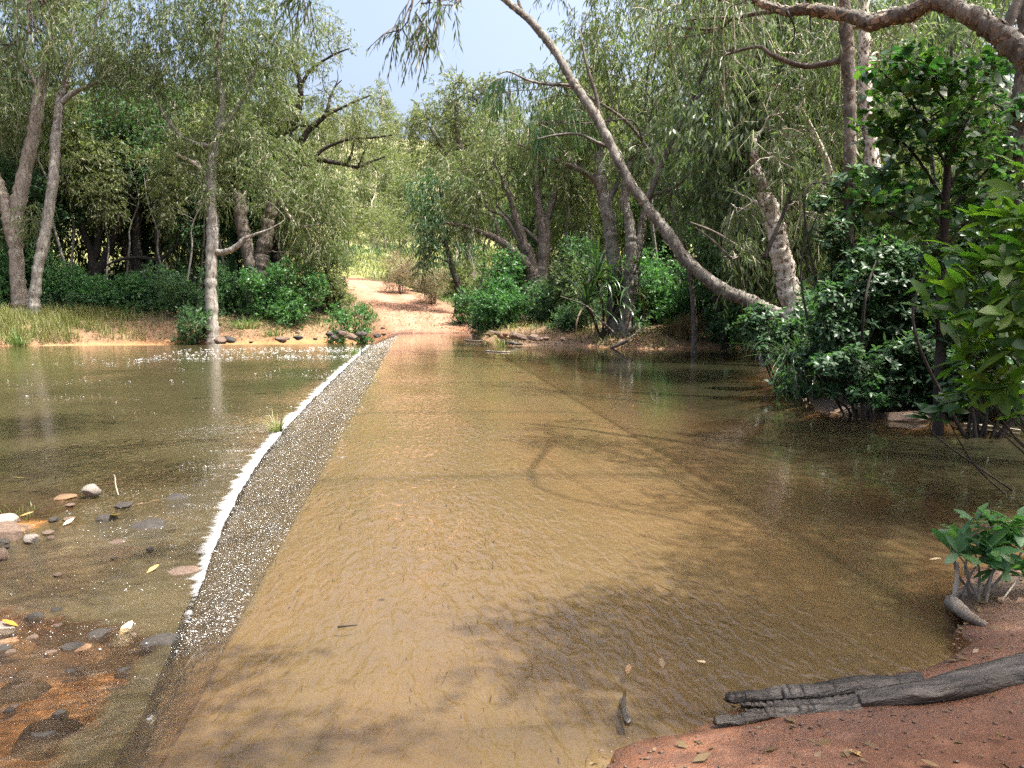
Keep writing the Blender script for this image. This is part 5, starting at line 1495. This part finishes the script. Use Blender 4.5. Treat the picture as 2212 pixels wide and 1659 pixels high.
def place_log():
    a, b, c_, d = G(2420, 1400, 0.12), G(2190, 1452, 0.11), G(2010, 1494, 0.085), G(1850, 1512, 0.06)
    root = thing('log', 'black wet driftwood log with a splintered end lying along the muddy water edge', 'log', d)
    m = MB()
    q = catmull([a, b, c_, d], 30)
    ridged(m, q, np.interp(np.linspace(0, 1, len(q)), [0, .33, .66, 1], [0.105, 0.082, 0.058, 0.04]), 30, 0.16)
    m.build('log_body', M['log'], root)
    for p, w, nm in [([(1990, 1482), (1800, 1496), (1660, 1506), (1572, 1508)], [0.06, 0.055, 0.04, 0.022], 'splinter'), ([(1960, 1505), (1800, 1520), (1680, 1524), (1600, 1522)], [0.05, 0.036, 0.022, 0.008], 'splinter'),
                     ([(1860, 1530), (1740, 1540), (1640, 1546), (1545, 1556)], [0.02, 0.03, 0.03, 0.016], 'splinter'), ([(1900, 1498), (1780, 1486), (1700, 1498), (1640, 1494)], [0.03, 0.022, 0.016, 0.006], 'splinter'),
                     ([(1870, 1512), (1760, 1530), (1700, 1536), (1610, 1534)], [0.02, 0.018, 0.012, 0.005], 'splinter')]:
        m = MB()
        q = catmull([G(x_, y_, 0.05) for x_, y_ in p], 24)
        q[:, 2] += 0.003 * rng.standard_normal(len(q))
        ridged(m, q, np.interp(np.linspace(0, 1, len(q)), np.linspace(0, 1, len(w)), w), 16, 0.5)
        m.build(nm, M['log'], root, smooth_=False)
place_log()
def stick(label, pts, w, mat, name='stick', cat='stick', z=None, sides=7, ridge=False):
    q = catmull(np.array([p if len(p) == 3 and isinstance(p, np.ndarray) else G(*p) for p in pts]), 6)
    m = MB()
    if ridge:
        ridged(m, q, np.linspace(w * 0.5, w, len(q)), 14, 0.6)
    else:
        tube(m, q, np.linspace(w, w * 0.45, len(q)), sides, 0.08)
    o = m.build(name, M[mat], origin=tuple(q[0]))
    o.location = q[0]
    return tag(o, label, cat)
stick('short dark stick leaning off the splintered log end onto red mud', [(1668, 1524, 0.07), (1700, 1560, 0.03), (1730, 1586, 0.02)], 0.012, 'bark_dark')
stick('straight pale floating stick near the dipping branch', [(2082, 916, 0.02), (2140, 921, 0.02), (2204, 929, 0.02)], 0.022, 'twig_pale')
stick('tiny dark floating twig in the middle of the causeway water', [(730, 1354, 0.006), (752, 1352, 0.012), (772, 1350, 0.006)], 0.006, 'bark_dark')
stick('curved piece of peeled bark on mud beneath the young plant', [(2055, 1300, 0.04), (2090, 1330, 0.05), (2130, 1352, 0.03)], 0.045, 'bark_tan', 'bark_strip', 'bark')
stick('waterlogged bark chunk lying in the shallow silt in front', [(1350, 1495, -0.02), (1348, 1530, -0.008), (1356, 1562, 0.004)], 0.016, 'log', 'bark_chunk', 'bark', ridge=True)
stick('pale leaning stem beside the young plant', [(2062, 1296, 0.0), (2068, 1240, 0.16), (2068, 1215, 0.24)], 0.016, 'bark_white', 'dry_stem', 'stem')
stick('thin dry stem standing in the shallows right of the bar', [(256, 1070, -0.36), (250, 1048, -0.28), (248, 1028, -0.22), (244, 1026, -0.2)], 0.008, 'twig_pale', 'dry_stem', 'stem')
stick('low dark driftwood piece at the waterline left of pandanus', [(1085, 740, 0.1), (1110, 742, 0.1), (1128, 744, 0.05)], 0.09, 'log', 'driftwood', 'driftwood')
stick('pale driftwood sticks floating below the sparse reeds', [(1050, 758, 0.02), (1080, 760, 0.02), (1110, 759, 0.02)], 0.035, 'twig_pale', 'driftwood', 'driftwood')
stick('flat driftwood lying at the right foot of the road', [(1005, 735, 0.05), (1030, 737, 0.05), (1045, 735, 0.05)], 0.05, 'bark_tan', 'driftwood', 'driftwood')
stick('tangled root snag at the foot of the forked paperbark', [(1320, 752, 0.0), (1350, 738, 0.3), (1372, 722, 0.55), (1392, 706, 0.8)], 0.07, 'bark_tan', 'root_snag', 'snag')
stick('short upright snag right of the root snag', [(1385, 748, 0.0), (1384, 725, 0.4), (1380, 700, 0.8)], 0.06, 'twig_pale', 'root_snag', 'snag')
stick('thin bare branch arching over the waterside pandanus', [P(1340, 738, 30.5), P(1322, 715, 30.4), P(1295, 690, 30.4), P(1265, 660, 30.4), P(1210, 640, 30.4)], 0.05, 'bark_grey', 'bare_branch', 'branch')
stick('bare grey dead branch under the curve of the leaning trunk', [P(1640, 570, 20), P(1590, 530, 20), P(1540, 500, 20), P(1490, 480, 20)], 0.05, 'bark_grey', 'bare_branch', 'branch')
stick('bent dark reed making a loop on the calm pool', [(1410, 866, 0.0), P(1406, 850, 14.2), P(1413, 842, 14.2), P(1419, 850, 14.2), (1418, 866, 0.0)], 0.012, 'bark_dark', 'reed', 'reed', sides=5)
LT = leaf_template(0.42, 0.25, -0.12, 0.55)
def lone_leaf(label, px, py, wpx, mat, z, tilt=0.15, rz=None):
    g = G(px, py, z)
    s = wpx / FOC * np.linalg.norm(g - CAM)
    m = MB()
    m.add(LT[0] - [0, 0.5, 0], [LT[1], LT[2]])
    o = link('fallen_leaf', m.mesh('fallen_leaf', M[mat]), None, g + [0, 0, 0.006])
    o.scale = (s, s, s)
    o.rotation_euler = (tilt, 0.1, rz if rz is not None else rng.random() * 6.28)
    return tag(o, label, 'leaf', 'fallen leaves on the water and mud')
zl = lambda x, y: float(zd(G(x, y, -0.2)[1]))
for lab, x, y, w, mt, z in [('curled pale leaf floating by the near foot of the spillway', 272, 1362, 44, 'leaf_pale', zl(272, 1362)), ('orange leaf caught beside a wet stone at the left frame edge', 22, 1350, 34, 'leaf_orange', zl(22, 1350)),
                            ('yellow leaf drifting above the tan stones of the shallows', 330, 1232, 30, 'leaf_yellow', zl(330, 1232)), ('long yellow leaf drifting in the middle riffle', 250, 1116, 46, 'leaf_yellow', zl(250, 1116)),
                            ('small yellow leaf in the dark water under the bar', 58, 1113, 24, 'leaf_yellow', zl(58, 1113)), ('pale leaf drifting right of the edge stones', 148, 1130, 26, 'leaf_pale', zl(148, 1130)), ('pale leaf lying on the bar', 42, 1034, 26, 'leaf_pale', -0.25),
                            ('pale angular leaf on dark shallows above the log', 1515, 1433, 28, 'leaf_pale', 0), ('curled wet leaf left of the pale angular one', 1357, 1450, 30, 'rock_tan', 0), ('brown sunken leaf between two pale ones', 1430, 1437, 30, 'leaf_rust', 0),
                            ('yellow leaf on the water where the shade begins', 1805, 1172, 22, 'leaf_yellow', 0), ('bright yellow leaf on the red mud at the bottom', 1860, 1637, 44, 'leaf_yellow', 0.09), ('orange leaf floating near the straight pale stick', 2152, 908, 20, 'leaf_orange', 0),
                            ('tiny yellow leaf floating mid causeway far off', 1112, 1003, 16, 'leaf_yellow', 0), ('tiny yellow leaf on the pool near the reeds', 1367, 876, 10, 'leaf_yellow', 0), ('pale leaf on water by the dark shallows of the young plant', 2020, 1210, 20, 'leaf_pale', 0)]:
    lone_leaf(lab, x, y, w, M and mt, z)
# crumbs, bits and leaf litter on the near mud
m = MB()
q = np.stack([0.3 + 5.5 * rng.random(14000), 2.2 + 4 * rng.random(14000)], 1)
dn_ = sdist(NEAR, q[:, 0], q[:, 1])
wgt = np.where(dn_ > -0.02, np.exp(-np.maximum(dn_, 0) / 0.35) + 0.25 + 0.9 * smooth(3.6, 4.2, q[:, 1]), 0)
k = rng.random(len(q)) < wgt
q = q[k]
zq = terrain(q[:, 0], q[:, 1])
lumps(m, np.stack([q[:, 0], q[:, 1], zq + 0.002], 1), 0.002 + 0.007 * rng.random(len(q)) ** 3, 0.7, 1 + 0.8 * rng.random(len(q)))
tag(m.build('mud_crumbs', M['rock_bank'], smooth_=False), 'crumbs of earth and grit on the red mud', kind='stuff')
m = MB()
q = np.concatenate([np.stack([2.2 + 2.6 * rng.random(900), 3.5 + 1.6 * rng.random(900)], 1), np.stack([6 + 12 * rng.random(3000), 10.5 + 4 * rng.random(3000)], 1), np.stack([0.4 + 4 * rng.random(500), 2.3 + 1.6 * rng.random(500)], 1)])
sd_ = np.maximum(sdist(NEAR, q[:, 0], q[:, 1]), sdist(FAR, q[:, 0], q[:, 1]))
q = q[sd_ > 0.03]
zq = terrain(q[:, 0], q[:, 1])
p = np.stack([q[:, 0], q[:, 1], zq + 0.008], 1)
d = unit(rng.standard_normal((len(p), 3)) * [1, 1, 0.2])
sd = unit(np.cross(d, [0, 0, 1.0] + 0.4 * rng.standard_normal((len(p), 3))))
l_ = 0.02 + 0.07 * rng.random((len(p), 1)) ** 2
v = np.stack([p, p + d * l_ * .5 + sd * l_ * .22, p + d * l_, p + d * l_ * .5 - sd * l_ * .22], 1)
m.add(v, np.arange(4 * len(p)).reshape(-1, 4))
tag(m.build('leaf_litter', M['leaf_rust'], smooth_=False), 'dark leaf litter on the shaded mud', kind='stuff')

# ------------------------------------------------------------------ trees beside the viewer whose crowns shade the water
def shade_tree(name, label, base, h, rt, targets, hang=(), leaf='leaf_grey', bark='bark_paper', L=0.16, W=0.032, cover=1.6, seed=1):
    rg = np.random.default_rng(seed)
    b = np.array([base[0], base[1], ground_z(*base) - 0.2])
    root = thing(name, label, 'tree', b + [0, 0, 0.2])
    q = catmull([b, b + [0.2, 0.1, h * 0.3], b + [-0.1, 0.3, h * 0.6], b + [0.2, 0.2, h]], 6)
    tr = [(q, np.linspace(rt, rt * 0.3, len(q)))]
    m = MB()
    tube(m, tr[0][0], tr[0][1], 12, 0.06, rg=rg)
    m.build('trunk', M[bark], root)
    cm, bm = MB(), MB()
    for px, py, hh, r in targets:
        g = G(px, py, 0.0)
        c = g + SUN * (hh / SUN[2])
        n = int(cover * np.pi * r * r / (L * W * 0.28))
        strands(cm, c, (r, r, r * 0.6), n, L, W, 0.5, 9, 0.5, rg=rg, sig=0.36)
        limb_to(bm, tr, c, 0.045, 6, rg, 3, r * 0.8)
    for px, py, r, t in hang:
        c = P(px, py, t)
        rr = r / FOC * t
        n = int(1.25 * np.pi * rr * rr / (0.16 * 0.024 * 0.28))
        strands(cm, c, (rr, rr, rr * 1.2), n, 0.16, 0.024, 1.2, 8, 0.45, rg=rg, tmb=bm)
        top = P(px + 60 * (1 if px < 700 else -1), -330, t)
        e0 = tr[0][0][-4]
        pth = catmull([e0, (e0 + top) / 2 + [0, 0, 0.7], top, P(px + 8, min(py - 60, -40), t), c + [0, 0, rr * 0.2]], 6)
        tube(bm, pth, np.linspace(0.05, 0.008, len(pth)), 6, 0.04, rg=rg)
        for k in range(4):
            e = c + rand_dirs(1, rg)[0] * rr * 0.9
            w_ = pth[-3 - k]
            tube(bm, catmull([w_, (w_ + e) / 2 + [0, 0, 0.05], e], 3), np.linspace(0.012, 0.003, 7), 4, cap=False, rg=rg)
    cm.build('crown', M[leaf], root, smooth_=False)['kind'] = 'stuff'
    bm.build('branches', M['bark_grey'], root)['kind'] = 'stuff'
shade_tree('paperbark_tree', 'paperbark beside the viewer on the right whose crown dapples the near water', (7.5, -1.5), 11, 0.35,
           [(1480, 1340, 7.5, 0.62), (1230, 1375, 7.5, 0.38), (1650, 1290, 7.5, 0.7), (1850, 1330, 7.5, 0.75), (1420, 1430, 7, 0.35), (1650, 1440, 7.5, 0.45), (1780, 1190, 8, 0.55), (2000, 1250, 8, 0.4),
            (1750, 1060, 9, 0.9), (1900, 1040, 9, 1.0), (1560, 1000, 9, 0.7), (1400, 960, 9, 0.55), (1200, 940, 9.5, 0.55), (1700, 960, 9.5, 0.9), (2100, 1430, 8, 0.6), (1980, 1600, 7, 0.4), (1700, 1600, 7, 0.35), (1560, 1640, 7, 0.22), (1700, 1130, 8.5, 0.6), (1600, 1190, 8, 0.45), (1820, 1090, 8.5, 0.5), (1300, 1330, 7.5, 0.35), (1150, 1400, 7.5, 0.25), (1850, 1530, 7, 0.4), (2180, 1640, 7, 0.5), (1450, 1500, 7, 0.25), (1820, 1420, 7, 0.4), (1620, 1080, 9, 0.6), (2000, 980, 9.5, 1.1), (1560, 1400, 7.5, 0.5), (1900, 1260, 8, 0.5), (1650, 920, 10, 0.9)], seed=4)
shade_tree('paperbark_tree', 'paperbark beyond the right bank edge whose crown shades the muddy undercut bank', (15, 9), 12, 0.4,
           [(1850, 900, 9.5, 1.1), (1960, 930, 9.5, 1.0), (1900, 850, 10, 1.0)], seed=6, cover=0.7)
shade_tree('paperbark_tree', 'paperbark beside the viewer on the left whose hanging sprays enter at the top', (-6.5, 2.5), 12, 0.4,
           [(80, 930, 9, 1.3), (260, 955, 9, 0.9), (60, 860, 9.5, 1.4), (170, 1135, 8, 0.55), (330, 1120, 8, 0.4), (60, 1500, 7, 0.35), (230, 1520, 7, 0.25), (430, 1540, 7, 0.3), (560, 1600, 7, 0.25), (120, 1650, 7, 0.35), (380, 1430, 7, 0.22), (20, 1250, 7.5, 0.4)], seed=8,
           hang=[(920, 20, 44, 11), (880, 55, 20, 11), (940, 90, 12, 11), (985, 20, 16, 11), (620, -10, 24, 11), (660, -15, 26, 11), (220, 5, 20, 10), (60, 90, 26, 9.5), (90, 20, 30, 9.5), (10, 40, 30, 9.5)])
